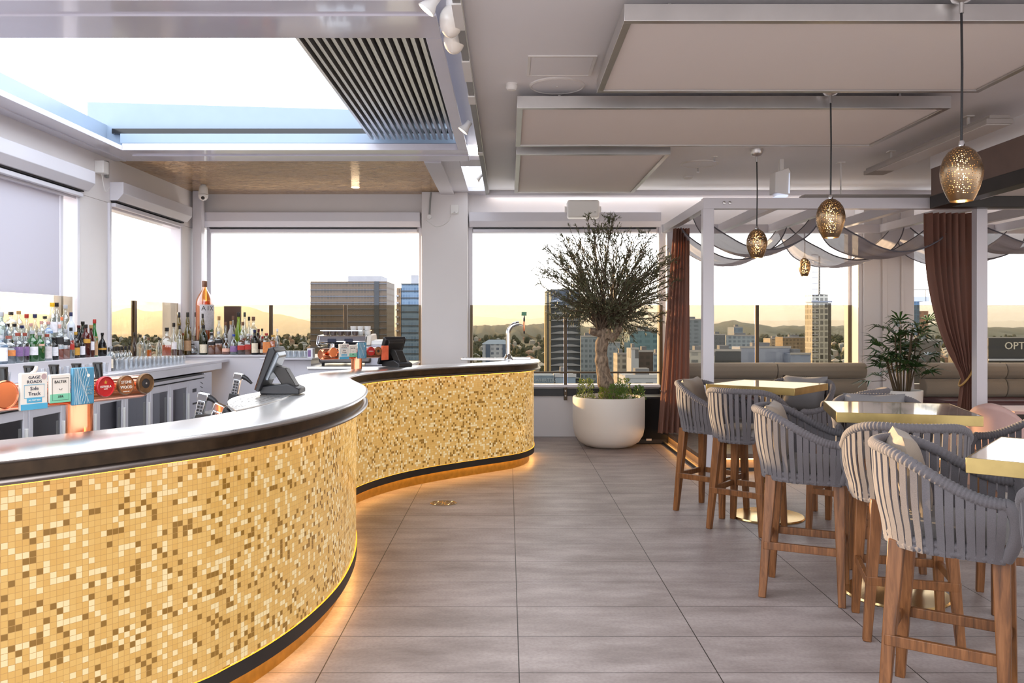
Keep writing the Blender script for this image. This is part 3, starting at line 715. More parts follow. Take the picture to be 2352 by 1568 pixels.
# small gadgets on the bartender side
def soda_gun(label, loc, tilt, rz=0):
    t = thing('soda_gun', label, 'soda gun', loc, rz); R_ = Matrix.Rotation(tilt, 4, 'Y')
    for nm, mb, mt in (('grip', MB().box(-.022, .022, -.018, .018, .04, .15), M['chrome']), ('head', MB().box(-.028, .03, -.022, .022, .15, .19), M['chrome']), ('holster', MB().box(-.03, .03, -.028, .028, -.03, .05), M['black']),
                       ('spout', MB().tube([(.028, 0, .175), (.06, 0, .165), (.10, 0, .14)], [.018, .014, .008], 10), M['black'])):
        mb.build(nm, mt, t, bevel=.004 if nm != 'spout' else 0).matrix_local = R_
    m = MB()
    for i in range(2):
        for q in range(5): m.box(-.015 + i * .017, -.003 + i * .017, -.021, -.018, .05 + q * .019, .063 + q * .019)
    m.build('buttons', M['black'], t).matrix_local = R_
soda_gun('chrome soda gun standing tallest of the near pair behind the bar', (XP(452, 4.6), 4.6, 1.01), .22)
soda_gun('chrome soda gun leaning lower in front of its pair', (XP(474, 4.35), 4.35, .985), .42)
soda_gun('chrome soda gun alone on the dark box by the register', (XP(536, 5.6), 5.6, 1.06), .2)
o = MB().box(-1.72, -1.52, 4.55, 5.5, .90, 1.085).build('dark_box', M['dark'], bevel=.004); tag(o, 'dark box with pale lid beside the perforated tray', 'box')
t = thing('bar_tap', 'small chrome arched tap behind the near end of the bar tray', 'tap', (-1.50, 5.65, .90))
MB().tube(catmull([(.1, 0, 0), (.1, 0, .18), (.06, 0, .235), (-.02, 0, .24), (-.06, 0, .20)], 6), .011, 10).build('spout', M['chrome'], t)
# ------------------------------------------------------------------ bottles and glasses
GL = dict(clear=thin_glass('bottle_clear', '#e6ecef', .12), green=thin_glass('bottle_green', '#3fae5a', .10, body=.35, bodyc='#2f9a4c'), dgreen=thin_glass('bottle_dark_green', '#3d5a35', .10, body=.5, bodyc='#203a22'),
          olive=thin_glass('bottle_olive', '#a99a3e', .10, body=.3, bodyc='#7c7428'), black=plain('bottle_black', '#120f10', .14), amber=thin_glass('bottle_amber', '#b0703a', .1, body=.35, bodyc='#7d4017'),
          red=thin_glass('bottle_red', '#8e2a1e', .1, body=.55, bodyc='#7a1c12'), frost=plain('bottle_frosted', '#c9cfd8', .5), lime=thin_glass('bottle_lime', '#d4ea35', .08, body=.3, bodyc='#b8d820'),
          blue=thin_glass('bottle_pale_blue', '#b9d2e6', .12), pale=plain('bottle_grey', '#a9a5a4', .45), brown=thin_glass('bottle_brown', '#5e3a28', .1, body=.5, bodyc='#3a2115'))
def liquid(name, c, body=.55):
    return thin_glass(name, c, .03, .05, body=body, bodyc=c)
LQ = dict(amber=liquid('amber_spirit', '#d0742a'), brown=liquid('brown_spirit', '#7c3d1a'), dark=liquid('dark_spirit', '#3a1a10', .7), clear=liquid('clear_spirit', '#dfe6ea', .12), pink=liquid('pink_spirit', '#e3a58e'),
          gold=liquid('gold_spirit', '#e09a2c'), orange=liquid('orange_spirit', '#e0602a'), rose=liquid('rose_wine', '#ea9a50', .45), purple=liquid('plum_spirit', '#4a1f30', .7))
CP = {k: plain('cap_' + k, c, .35) for k, c in dict(black='#151314', red='#a82a22', brick='#9a4a3c', navy='#1c2450', gold='#c79a3c', white='#e8e6e4', cork='#b08a5c', yellow='#e6b41e', orange='#e07a4c', silver='#b9bcc2', blue='#2c4aa0', maroon='#5c1c22', pink='#d9a79c', brown='#6b4632', mint='#a9d6c6').items()}
LB = {k: plain('label_' + k, c, .6, var=.12, scale=60) for k, c in dict(white='#e9e7ee', cream='#ece0c8', orange='#e08a4c', purple='#8a6a9c', black='#1a1718', red='#b8342c', pink='#e7b7a4', grey='#b7b3b6', gold='#c9963c', blue='#7f9ac0', floral='#d7cfd3', tan='#b5906c').items()}
SHAPES = {   # fractions: (radius, height)
    'round': [(.9, 0), (1, .02), (1, .60), (.93, .68), (.62, .75), (.36, .80), (.33, .96), (.36, .97), (.36, 1)],
    'tall': [(.9, 0), (1, .02), (1, .55), (.85, .64), (.5, .72), (.40, .78), (.36, .97), (.40, .98), (.40, 1)],
    'square': [(.95, 0), (1, .015), (1, .66), (.9, .72), (.40, .78), (.36, .80), (.36, .97), (.42, .98), (.42, 1)],
    'squat': [(.8, 0), (1, .05), (1, .40), (.9, .55), (.6, .68), (.30, .76), (.26, .80), (.26, .97), (.32, 1)],
    'taper': [(.82, 0), (.88, .02), (1, .52), (.95, .62), (.7, .70), (.38, .77), (.34, .97), (.38, 1)],
    'wine': [(.95, 0), (1, .02), (1, .50), (.92, .60), (.6, .70), (.42, .80), (.40, .95), (.44, .96), (.44, 1)],
    'lantern': [(.95, 0), (1, .02), (1, .50), (.98, .54), (.72, .64), (.42, .70), (.52, .76), (.52, .84), (.36, .90), (.36, 1)],
    'flask': [(.6, 0), (.9, .08), (1, .35), (.9, .6), (.6, .76), (.25, .84), (.22, .97), (.28, 1)],
}
def shape_r(sh, t):
    for (r0, z0), (r1, z1) in zip(sh, sh[1:]):
        if z0 <= t <= z1: return r0 + (r1 - r0) * (t - z0) / max(1e-6, z1 - z0)
    return sh[-1][0]
def bottle(loc, r, h, shape, glass, liq, lvl, cap, lab, lab_rng, label, group, face=0.0, caph=.11):
    t = thing('bottle', label, 'bottle', loc, face, group)
    sh = SHAPES[shape]; sq = .8 if shape == 'square' else 0
    n = 16 if sq else 14; hb = h * (1 - caph * .35)
    MB().lathe([(a * r, z * hb) for a, z in sh], n, sq=sq).build('glass_body', GL[glass], t, 50)
    if liq:
        pr = [(.0001, .012 * hb)] + [(a * r * .93, max(.012, z) * hb) for a, z in sh if z < lvl] + [(shape_r(sh, lvl) * r * .93, lvl * hb), (.0001, lvl * hb)]
        MB().lathe(pr, n, sq=sq, caps=False).build('liquid', LQ[liq], t, 50)
    rc = sh[-1][0] * r
    MB().lathe([(rc * 1.04, hb - h * caph * .65), (rc * 1.10, hb - h * caph * .6), (rc * 1.10, h * .995), (rc * .95, h)], 12).build('cap', CP[cap], t, 40)
    if lab:
        z0, z1 = lab_rng; m = MB(); k = 9; vs = []
        zz = [z0, (z0 + z1) / 2, z1]
        for z in zz:
            for i in range(k):
                a = -math.pi / 2 + (i / (k - 1) - .5) * 2.1; x, y = math.cos(a), math.sin(a); q = 1
                if sq: q = (abs(x) ** (2 + sq * 6) + abs(y) ** (2 + sq * 6)) ** (-1 / (2 + sq * 6))
                rr = shape_r(sh, z) * r * 1.012 * q; vs.append((x * rr, y * rr, z * hb))
        m.add(vs, [(j * k + i, j * k + i + 1, (j + 1) * k + i + 1, (j + 1) * k + i) for j in range(2) for i in range(k - 1)])
        m.build('label', LB[lab], t, 60)
    return t
# ---- left shelf: rows along the wall; x = photo column, ytop = photo row of the cap
G1 = 'bottles on the stepped shelf by the left window'
ROW = {1: (-3.81, 1.28), 2: (-3.95, 1.36), 3: (-4.10, 1.44)}
LEFT = [
    (1, 3, 770, .042, 'square', 'blue', 'clear', .6, 'silver', 'white', (.1, .6), 'pale blue bottle with white label cut by the left picture edge'),
    (1, 20, 771, .046, 'square', 'clear', 'clear', .55, 'brick', 'orange', (.28, .5), 'square clear gin bottle with orange lettering, front row at far left'),
    (1, 41, 764, .045, 'taper', 'clear', 'clear', .5, 'brick', 'purple', (.22, .55), 'round clear bottle with oval purple label and brick red cap'),
    (1, 57, 764, .037, 'taper', 'clear', 'purple', .6, 'brick', 'purple', (.22, .55), 'dark plum liqueur bottle with oval purple label and brick red cap'),
    (1, 74, 759, .047, 'round', 'green', 'clear', .5, 'silver', 'white', (.22, .5), 'bright green bottle with white rectangular label and silver neck'),
    (1, 91, 763, .040, 'round', 'green', 'clear', .4, 'silver', 'pink', (.55, .62), 'green bottle with pinkish neck band right of the white labelled green one'),
    (1, 108, 767, .042, 'round', 'clear', 'clear', .6, 'brick', 'floral', (.08, .55), 'clear bottle with floral label between green bottle and black bottle'),
    (1, 124, 775, .036, 'round', 'black', None, 0, 'black', 'white', (.18, .6), 'squat black bottle with white diamond label'),
    (1, 137, 745, .030, 'square', 'clear', 'orange', .3, 'pink', 'black', (.45, .66), 'slim bottle with orange foot, black band and yellow neck'),
    (1, 150, 756, .036, 'square', 'clear', 'pink', .35, 'silver', 'black', (.48, .68), 'pink footed bottle with black band above a white label'),
    (1, 163, 752, .030, 'tall', 'clear', 'clear', .6, 'black', 'red', (.3, .6), 'clear bottle with red lettering and blue foot'),
    (1, 174, 762, .035, 'round', 'brown', 'dark', .6, 'gold', 'gold', (.12, .42), 'dark amber bottle with gold numerals and gold cap'),
    (2, 181, 747, .033, 'wine', 'black', None, 0, 'maroon', None, None, 'black wine bottle with dark red capsule behind the small white labelled one'),
    (1, 189, 775, .026, 'round', 'black', None, 0, 'black', 'white', (.15, .6), 'small black bottle with white oval label in front of the amber one'),
    (1, 197, 745, .041, 'round', 'red', 'brown', .6, 'black', 'gold', (.45, .58), 'large red orange aperitif bottle with black cap and gold label'),
    (1, 209, 746, .031, 'wine', 'red', 'dark', .6, 'cork', 'white', (.22, .5), 'dark red bottle with white label and tan stopper'),
    (1, 217, 733, .031, 'wine', 'green', 'clear', .2, 'red', 'tan', (.04, .56), 'green necked bottle with tan body wrap and red capsule'),
    (1, 235, 764, .040, 'squat', 'black', None, 0, 'black', 'gold', (.28, .36), 'squat round black bottle with gold band at the shelf end'),
    (2, 190, 738, .034, 'wine', 'dgreen', 'dark', .5, 'black', None, None, 'dark green bottle with black cap behind the red aperitif bottle'),
    (2, 2, 716, .050, 'round', 'blue', 'clear', .6, 'silver', None, None, 'wide pale blue bottle with silver neck at the left edge, second row'),
    (2, 17, 743, .041, 'round', 'clear', 'dark', .45, 'black', None, None, 'clear shouldered bottle of dark spirit with black topped cork, second row'),
    (2, 33, 743, .040, 'round', 'clear', 'brown', .4, 'black', None, None, 'clear shouldered bottle of brown spirit with black topped cork, second row'),
    (2, 50, 747, .036, 'tall', 'clear', 'clear', .5, 'navy', None, None, 'clear bottle with navy and white striped cap'),
    (2, 61, 721, .036, 'tall', 'clear', 'clear', .6, 'red', None, None, 'tall clear bottle with long red cap'),
    (2, 80, 721, .036, 'tall', 'clear', 'clear', .6, 'navy', None, None, 'tall clear bottle with long navy cap'),
    (2, 71, 742, .030, 'tall', 'clear', 'clear', .6, 'pink', 'pink', (.3, .5), 'clear bottle with pink mark between the red and navy capped ones'),
    (2, 95, 737, .036, 'round', 'clear', 'clear', .5, 'pink', None, None, 'clear bottle with pale pink cap behind the floral one'),
    (2, 111, 738, .035, 'square', 'clear', 'clear', .6, 'pink', 'blue', (.6, .8), 'clear bottle with mint green neck label and pink cap'),
    (3, 103, 726, .038, 'square', 'clear', 'clear', .6, 'black', None, None, 'clear bottle with flat black cap left of the yellow capped one'),
    (2, 142, 728, .026, 'tall', 'clear', 'clear', .6, 'orange', None, None, 'slender clear bottle with orange ball stopper'),
    (3, 25, 716, .040, 'square', 'clear', 'clear', .5, 'black', None, None, 'clear square shouldered bottle with black cap, back row at left'),
    (3, 43, 714, .047, 'squat', 'clear', 'clear', .5, 'cork', None, None, 'broad clear bottle with round cork stopper, back row'),
    (3, 120, 695, .042, 'tall', 'clear', 'clear', .6, 'yellow', 'white', (.2, .5), 'tallest clear vodka bottle with long yellow cap'),
    (3, 130, 695, .038, 'tall', 'clear', 'clear', .6, 'black', 'white', (.2, .5), 'tall clear vodka bottle with long black cap beside the yellow capped one'),
    (3, 150, 700, .043, 'tall', 'clear', 'clear', .6, 'silver', None, None, 'tall clear bottle with glass stopper against the white pillar'),
    (2, 163, 717, .036, 'round', 'frost', None, 0, 'navy', None, None, 'frosted white bottle with navy cap'),
]
cells = {}
for row, px, yt, r, shp, gl, lq, lv, cp, lb, lr, lab in LEFT:
    x, z = ROW[row]; d = x * F / (px - CX); h = max(.17, min(.42, ZP(yt, d) - z))
    if row == 3 and h > .30: r *= 1.05
    bottle((x, d, z + .0005), r, h, shp, gl, lq, lv, cp, lb, lr, lab, G1, face=math.atan2(-x, d) * -.7 + .9)
# ---- row of small pourer bottles on the worktop before the narrow window
G2 = 'small glowing bottles with black pourers'
for k, px in enumerate((243, 251, 258, 266, 272, 280, 288, 297)):
    d = 8.25 + k * .10; x = XP(px, d); x = max(x, -4.28)
    bottle((x, d, 1.1305), .030, .215, 'tall', 'clear', 'clear', .62, 'black', None, None, 'small clear bottle with black pourer in the glowing row before the narrow window', G2, caph=.2)
G3 = 'small bottles and jars left of the corner'
for px, d, yt, r, shp, gl, lq, cp, lab in ((308, 9.45, 763, .026, 'tall', 'brown', 'dark', 'black', 'small dark bottle with tall black pourer at the end of the glowing row'),
        (322, 9.7, 768, .034, 'square', 'clear', 'clear', 'black', 'short clear jar with black lid left of the corner'), (331, 9.85, 771, .034, 'squat', 'clear', 'clear', 'white', 'short round clear decanter with white stopper'),
        (341, 9.95, 775, .030, 'square', 'clear', 'gold', 'brown', 'small bottle with yellow contents and brown cap'), (365, 10.15, 775, .038, 'flask', 'clear', 'clear', 'black', 'clear cone shaped flask with flat black stopper'),
        (255, 7.95, 797, .030, 'square', 'clear', 'dark', 'silver', 'dark square bottle with cream label standing before the glasses')):
    bottle((XP(px, d), d, 1.1305), r, max(.16, ZP(yt, d) - 1.13) if yt < 790 else .24, shp, gl, lq, .5, cp, 'cream' if px == 255 else None, (.12, .5), lab, G3)
# ---- crowd on the corner cabinet
G4 = 'bottles on the corner cabinet at the back window'
ZB = 1.1855
BACK = [  # px, depth, ytop, r, shape, glass, liquid, level, cap, label colour, range, text
    (383, 10.80, 752, .050, 'square', 'clear', 'amber', .5, 'black', None, None, 'square amber decanter at the left end of the back bottle crowd'),
    (399, 10.95, 741, .038, 'tall', 'clear', 'brown', .4, 'black', 'white', (.3, .5), 'clear necked bottle catching the sun beside the square decanter'),
    (411, 11.15, 717, .044, 'lantern', 'olive', 'gold', .4, 'black', 'cream', (.1, .45), 'olive glass whisky bottle with bulged neck, left of its twin'),
    (431, 11.15, 717, .044, 'lantern', 'olive', 'gold', .4, 'black', 'tan', (.1, .35), 'olive glass whisky bottle with bulged neck, right of its twin'),
    (412, 10.88, 747, .036, 'round', 'clear', 'brown', .3, 'black', None, None, 'clear bottle of brown spirit standing before the left olive bottle'),
    (420, 10.72, 765, .046, 'flask', 'clear', 'brown', .2, 'red', None, None, 'wide ship decanter with bright red wax neck'),
    (434, 10.85, 751, .045, 'square', 'clear', 'amber', .5, 'brown', 'white', (.15, .52), 'stout bourbon bottle with large white label'),
    (450, 11.05, 717, .042, 'lantern', 'clear', 'dark', .45, 'black', None, None, 'clear bulge necked bottle flaring in the sun left of the big rose bottle'),
    (443, 10.68, 789, .058, 'flask', 'clear', 'brown', .15, 'black', None, None, 'squat round flask nearly empty before the glasses'),
    (467, 10.70, 746, .048, 'round', 'dgreen', 'dark', .5, 'black', 'cream', (.06, .36), 'dark green whisky bottle with cream label in front of the big rose bottle'),
    (466, 10.92, 720, .042, 'lantern', 'olive', 'gold', .4, 'black', None, None, 'yellow green bottle right before the foot of the big rose bottle'),
    (482, 11.00, 718, .040, 'wine', 'green', 'clear', .4, 'white', 'white', (.15, .55), 'green bottle with white capsule and white label'),
    (486, 10.72, 764, .040, 'square', 'clear', 'amber', .62, 'black', 'black', (.45, .6), 'square amber whisky bottle with slanted black label'),
    (502, 10.74, 761, .043, 'square', 'clear', 'amber', .55, 'silver', 'black', (.5, .66), 'square whisky bottle with slanted black label and blue black foot'),
    (503, 11.05, 726, .042, 'round', 'clear', 'clear', .4, 'cork', None, None, 'clear corked bottle behind the slanted labels'),
    (518, 10.98, 739, .040, 'lantern', 'clear', 'brown', .5, 'brown', None, None, 'ribbed brown bottle with the bright sun glint'),
    (519, 10.70, 776, .050, 'squat', 'clear', 'amber', .3, 'silver', 'pink', (.18, .4), 'round shouldered clear bottle in the front row below the sun glint'),
    (530, 10.95, 737, .036, 'round', 'pale', None, 0, 'cork', None, None, 'pale grey opaque bottle with cork'),
    (535, 11.20, 725, .034, 'round', 'clear', 'dark', .3, 'brown', None, None, 'dark corked bottle before the brown board'),
    (548, 11.10, 717, .042, 'wine', 'lime', 'gold', .2, 'black', None, None, 'bright lime green wine bottle lit from behind'),
    (537, 10.71, 767, .050, 'squat', 'clear', 'clear', .4, 'blue', 'purple', (.15, .45), 'clear bottle with blue cap and purple label'),
    (554, 10.72, 770, .044, 'square', 'clear', 'brown', .6, 'silver', 'red', (.25, .5), 'square dark spirit bottle with red square label, left of two'),
    (570, 10.74, 766, .042, 'square', 'clear', 'amber', .3, 'white', 'red', (.25, .5), 'square bottle with cream body and red label, right of two'),
    (562, 11.25, 717, .034, 'tall', 'clear', 'brown', .4, 'black', None, None, 'slender brown necked bottle, tallest right of the lime one'),
    (572, 11.25, 727, .034, 'tall', 'clear', 'clear', .4, 'black', None, None, 'sun struck clear bottle with black cap behind the red labels'),
    (582, 11.15, 727, .046, 'square', 'clear', 'orange', .5, 'brown', None, None, 'orange spirit bottle with long brown neck'),
    (558, 10.95, 739, .040, 'round', 'clear', 'orange', .5, 'brown', None, None, 'orange bottle with brown stopper left of the middle'),
    (585, 10.70, 757, .042, 'round', 'black', None, 0, 'navy', 'cream', (.08, .48), 'black rum bottle with cream portrait label and navy cap'),
    (592, 10.80, 764, .038, 'round', 'brown', 'dark', .5, 'black', 'cream', (.08, .25), 'dark bottle with black cap right of the black rum bottle'),
    (594, 11.05, 755, .036, 'round', 'red', 'dark', .5, 'maroon', None, None, 'dark red bottle half hidden behind the black rum bottle'),
    (602, 10.98, 754, .036, 'squat', 'clear', 'amber', .5, 'black', None, None, 'amber bottle with wide flat black stopper'),
    (603, 10.74, 772, .036, 'round', 'amber', 'orange', .5, 'red', 'cream', (.1, .3), 'short orange red bottle with dark foot, front right'),
    (612, 10.70, 765, .044, 'square', 'clear', 'pink', .5, 'red', 'orange', (.1, .62), 'pink orange labelled bottle with red cap'),
    (627, 10.95, 769, .050, 'square', 'clear', 'gold', .72, 'gold', None, None, 'square golden whisky bottle with wide gold stopper, second from the right end'),
    (637, 10.80, 755, .030, 'tall', 'clear', 'clear', .5, 'white', None, None, 'slender clear bottle with white neck at the right end of the crowd'),
]
for px, d, yt, r, shp, gl, lq, lv, cp, lb, lr, lab in BACK:
    if XP(px, d) < -4.20: d = (4.20 - .04 * (px % 3)) * F / (CX - px)
    zb = ZB if d > 10.62 else 1.1305
    bottle((XP(px, d), d, zb), r * 1.08, max(.14, ZP(yt, d) - zb), shp, gl, lq, lv, cp, lb, lr, lab, G4, face=.35)
# the huge rose bottle
d = 11.02; x = XP(470, d); hA = .80; zA = ZP(645, d) - hA
o = MB().box(x - .13, x + .13, d - .12, d + .12, ZB, zA).build('display_box', M['paper'], bevel=.004); tag(o, 'white display box under the giant rose bottle', 'box')
t = thing('bottle', 'giant rose wine bottle lettered AIX towering over the back bottles', 'bottle', (x, d, zA), .78, G4)
prf = [(.105, 0), (.112, .02), (.112, hA * .62), (.105, hA * .69), (.075, hA * .77), (.038, hA * .84), (.026, hA * .88), (.026, hA * .965), (.032, hA * .97), (.032, hA)]
MB().lathe(prf, 32).build('glass_body', thin_glass('rose_bottle_glass', '#f3c48c', .10, body=.12, bodyc='#ef9a48'), t, 50)
MB().lathe([(.0001, .02), (.104, .02), (.104, hA * .60), (.098, hA * .66), (.0001, hA * .66)], 32, caps=False).build('liquid', LQ['rose'], t, 50)
MB().lathe([(.030, hA * .90), (.033, hA * .905), (.034, hA * .995), (.028, hA)], 20).build('capsule', CP['brown'], t, 40)
m = MB(); k = 13
vs = [(.1135 * math.cos(a), .1135 * math.sin(a), z) for z in (hA * .18, hA * .605) for a in [-math.pi / 2 + (i / (k - 1) - .5) * 2.0 for i in range(k)]]
m.add(vs, [(i, i + 1, k + i + 1, k + i) for i in range(k - 1)]); lb = m.build('label', LB['grey'], t, 60)
for ch, dx in (('A', -.062), ('I', -.006), ('X', .050)):
    a = dx / .1145; text(ch, .085, 'lettering', inkb, lb, (.1146 * math.sin(a), -.1146 * math.cos(a), hA * .54), (math.pi / 2, 0, a), .0006)

# ---- glasses
def tumbler_mesh(r, h, nm='tumbler', n=14):
    return MB().lathe([(r * .80, 0), (r * .84, .004), (r, h), (r * .95, h), (r * .78, .012), (.0001, .010)], n, caps=True).mesh(nm, M['tumbler'], 50)
def place_glass(me, loc, lab, grp, nm='tumbler'):
    o = bpy.data.objects.new(nm, me); COL.objects.link(o); o.location = loc; tag(o, lab, 'glass', grp); return o
ta = tumbler_mesh(.038, .105); tb = tumbler_mesh(.036, .085); tc = tumbler_mesh(.033, .10, n=12)
for i in range(16):       # worktop block behind the fridges' edge: six rows deep
    for q in range(4):
        y = 8.02 + i * .106; x = -3.70 - q * .088
        if i > 9 and q == 0 and i > 13: continue
        place_glass(ta if i < 9 else tb, (x, y, 1.1305), 'clear tumbler in the packed rows on the white worktop below the narrow window', 'packed tumblers on the worktop')
for i in range(12):
    for q in range(2):
        y = 6.12 + i * .125 - (0 if i > 2 else .35); x = -3.655 - q * .08 + .0
        if q == 1: x = -3.70 + .0; y += .062; continue
        place_glass(tc, (x, y, 1.1305), 'clear tumbler in the line under the left bottle shelf', 'tumblers below the bottle shelf')
for i in range(7):
    for q in range(3):
        place_glass(tb, (-2.90 + i * .068, 10.13 + q * .085, 1.1655), 'clear tumbler in the block on the overhanging cabinet top', 'tumblers on the cabinet top')
t = thing('napkin_box', 'small white box with purple label at the end of the tumblers', 'box', (-2.43, 10.2, 1.1655))
MB().box(-.035, .035, -.06, .06, 0, .115).build('body', M['paper'], t, bevel=.002); MB().box(-.022, .012, -.0615, -.06, .015, .095).build('label', LB['purple'], t)
# ------------------------------------------------------------------ rope bar stools
def stool_path():
    pts = []
    for i in range(9): pts.append((.235 - i * .235 / 8, .285))
    for i in range(1, 24): a = math.pi / 2 + math.pi * i / 24; pts.append((.275 * math.cos(a), .285 * math.sin(a)))
    for i in range(9): pts.append((i * .235 / 8, -.285))
    return pts
def rim_z(x):
    t = max(0, min(1, (x + .25) / .46)); t = t * t * (3 - 2 * t); return 1.075 - .165 * t
PTH = catmull([(x, y, rim_z(x)) for x, y in stool_path()], 4)
LOWF = .80
def low(p): return Vector((p.x * (.80 if p.x < 0 else .95), p.y * .84, .705))
def make_stool(label):
    t = thing('bar_stool', label, 'bar stool', (0, 0, 0), 0, 'grey rope bar stools around the brass tables')
    n = len(PTH)
    front_l = [low(PTH[0]) + Vector((.005, 0, -.01)), PTH[0] + Vector((.022, -.012, -.13)), PTH[0] + Vector((.020, -.006, -.05))]
    front_r = [Vector((p.x, -p.y, p.z)) for p in front_l]
    full = front_l + PTH + front_r[::-1]
    pts = catmull(full, 1 + 1)
    rad = [.0215 + (.0028 if (i // 2) % 2 else 0) for i in range(len(pts))]
    MB().tube(pts, rad, 10).build('wrapped_rim', M['rope'], t, 60)
    lowpts = [low(p) for p in PTH]
    m = MB()
    lp = catmull(lowpts, 1)
    m.tube([p + Vector((0, 0, -.012)) for p in lp], [.017 + (.0025 if (i // 2) % 2 else 0) for i in range(len(lp))], 8)
    m.tube([p + Vector((0, 0, .016)) for p in lp], [.017 + (.0025 if (i // 2 + 1) % 2 else 0) for i in range(len(lp))], 8)
    m.build('wrapped_base_ring', M['rope'], t, 60)
    # straps
    m = MB(); ns = 33; r = random.Random(3)
    for k in range(ns):
        f = (k + .5) / ns * (n - 1); i = int(f); a = PTH[i].lerp(PTH[min(i + 1, n - 1)], f - i)
        f2 = max(0, min(n - 1.001, f + r.uniform(-1.2, 1.2))); i2 = int(f2); b = low(PTH[i2].lerp(PTH[min(i2 + 1, n - 1)], f2 - i2))
        tan = (PTH[min(i + 1, n - 1)] - PTH[max(i - 1, 0)]); tan.z = 0; tan.normalize(); out = Vector((-tan.y, tan.x, 0)); 
        if out.dot(Vector((a.x if a.x < 0 else 0, a.y, 0))) < 0: out = -out
        sec = []
        for s in range(7):
            q = s / 6; c = a.lerp(b, q); bulge = .016 * math.sin(math.pi * q) + .006
            sec.append(c + out * (bulge if 0 < s < 6 else .010) + Vector((0, 0, .016 if s == 0 else (-.028 if s == 6 else 0))))
        hw, th = .0145, .004; vs, fs = [], []
        tw = r.uniform(-.25, .25)
        for s, c in enumerate(sec):
            d = (tan * math.cos(tw * s / 6) + out * math.sin(tw * s / 6))
            for sx, sy in ((-1, -1), (1, -1), (1, 1), (-1, 1)): vs.append(c + d * (sx * hw) + out * (sy * th))
        for s in range(6):
            for q in range(4): fs.append((s * 4 + q, s * 4 + (q + 1) % 4, s * 4 + 4 + (q + 1) % 4, s * 4 + 4 + q))
        fs += [(0, 1, 2, 3), (27, 26, 25, 24)]
        m.add(vs, fs)
    m.build('rope_weave', M['rope'], t, 50)
    # teak frame
    m = MB().box(-.145, .225, -.185, -.15, .690, .716).box(-.145, .225, .15, .185, .690, .716).box(-.165, -.13, -.15, .15, .690, .716).box(.19, .225, -.15, .15, .690, .716)
    m.build('seat_frame', M['teak'], t, bevel=.004)
    for sx in (-1, 1):
        for sy in (-1, 1):
            top = ((.205 if sx > 0 else -.162), (.178 if sx > 0 else .158) * sy, .735 if sx > 0 else .700)
            MB().bar((.215 * sx + .008, .212 * sy, 0), top, .040, .040, .062, .062, up=(1, 0, 0)).build('leg', M['teak'], t, bevel=.004)
    zs = .30; q = .208
    for a, b in (((-q, -q), (q, -q)), ((-q, q), (q, q)), ((-q, -q), (-q, q)), ((q, -q), (q, q))):
        a3 = (a[0] + .006, a[1] * .985, zs); b3 = (b[0] + .006, b[1] * .985, zs)
        MB().bar(a3, b3, .024, .044).build('stretcher', M['teak'], t, bevel=.003)
    def cush(u, v):
        a = u * 2 * math.pi; c, s = math.cos(a), math.sin(a); k = (abs(c) ** 4 + abs(s) ** 4) ** -.25
        pr = [(0, .708), (.9, .708), (1, .722), (1.02, .745), (1, .768), (.93, .785), (.7, .795), (0, .80)][min(7, int(v * 7 + .01))]
        return (.02 + .225 * pr[0] * c * k, .215 * pr[0] * s * k, pr[1])
    MB().grid(cush, 28, 7).build('seat_cushion', M['seatfab'], t, 60)
    return t
STOOLS = [  # centre x, y, facing direction, label
    (1.815, 3.425, (.83, -.56), 'grey rope bar stool largest in the right foreground with a tan pillow inside'),
    (2.05, 4.27, (.27, .96), 'grey rope bar stool with its back to us just behind the foreground stool'),
    (1.75, 4.90, (.905, -.42), 'grey rope bar stool at the left side of the middle table, facing right'),
    (1.85, 6.42, (.64, .77), 'grey rope bar stool second from left, back turned, at the far table'),
    (1.72, 7.03, (.73, -.68), 'leftmost grey rope bar stool, with pillow, beside the white post'),
    (2.56, 7.30, (-.60, -.80), 'grey rope bar stool facing us with a large cushion behind the far table'),
    (2.62, 6.38, (-.76, .65), 'grey rope bar stool between the far and middle tables, facing away to the left'),
    (2.47, 5.50, (-.23, -.97), 'grey rope bar stool facing us behind the middle table'),
    (2.93, 4.62, (-.94, .33), 'grey rope bar stool right of the middle table, cut by the picture edge'),
    (1.93, 2.56, (.63, .78), 'sunlit rope bar stool whose rim just enters at the lower right picture edge'),
]
st0 = None; STO = []
for x, y, (fx, fy), lab in STOOLS:
    rz = math.atan2(fy, fx)
    if st0 is None: st0 = make_stool(lab); st0.location = (x, y, 0); st0.rotation_euler = (0, 0, rz); STO.append(st0)
    else: STO.append(dup(st0, (x, y, 0), rz, lab))
def pillow_mesh(w, h, th):
    def fn(u, v, s):
        a, b = u * 2 - 1, v * 2 - 1; e = max(0.0, (1 - a ** 4) * (1 - b ** 4)) ** .45
        pin = 1 - .10 * (1 - abs(a)) * abs(b) ; pin2 = 1 - .10 * (1 - abs(b)) * abs(a)
        return (a * w / 2 * pin2, s * th / 2 * e, b * h / 2 * pin)
    m = MB(); m.grid(lambda u, v: fn(u, v, -1), 14, 14); m.grid(lambda u, v: fn(u, v, 1), 14, 14)
    return m
pm = pillow_mesh(.40, .34, .13)
pmesh = pm.mesh('pillow', M['pillowfab'], 70); pmg = pm.mesh('pillow', M['pillowgrey'], 70)
def place_pillow(i, me, lab, off=(-.13, 0), zc=.965, turn=0.0, lean=-.25):
    s = STO[i]; a = s.rotation_euler.z; c, q = math.cos(a), math.sin(a)
    o = bpy.data.objects.new('pillow', me); COL.objects.link(o)
    o.location = (s.location.x + c * off[0] - q * off[1], s.location.y + q * off[0] + c * off[1], zc)
    o.rotation_euler = (lean, 0, a + math.pi / 2 + turn)
    tag(o, lab, 'pillow', 'pillows on the bar stools')
place_pillow(0, pmesh, 'tan pillow leaning inside the large foreground bar stool', (-.15, .04), .955, .25)
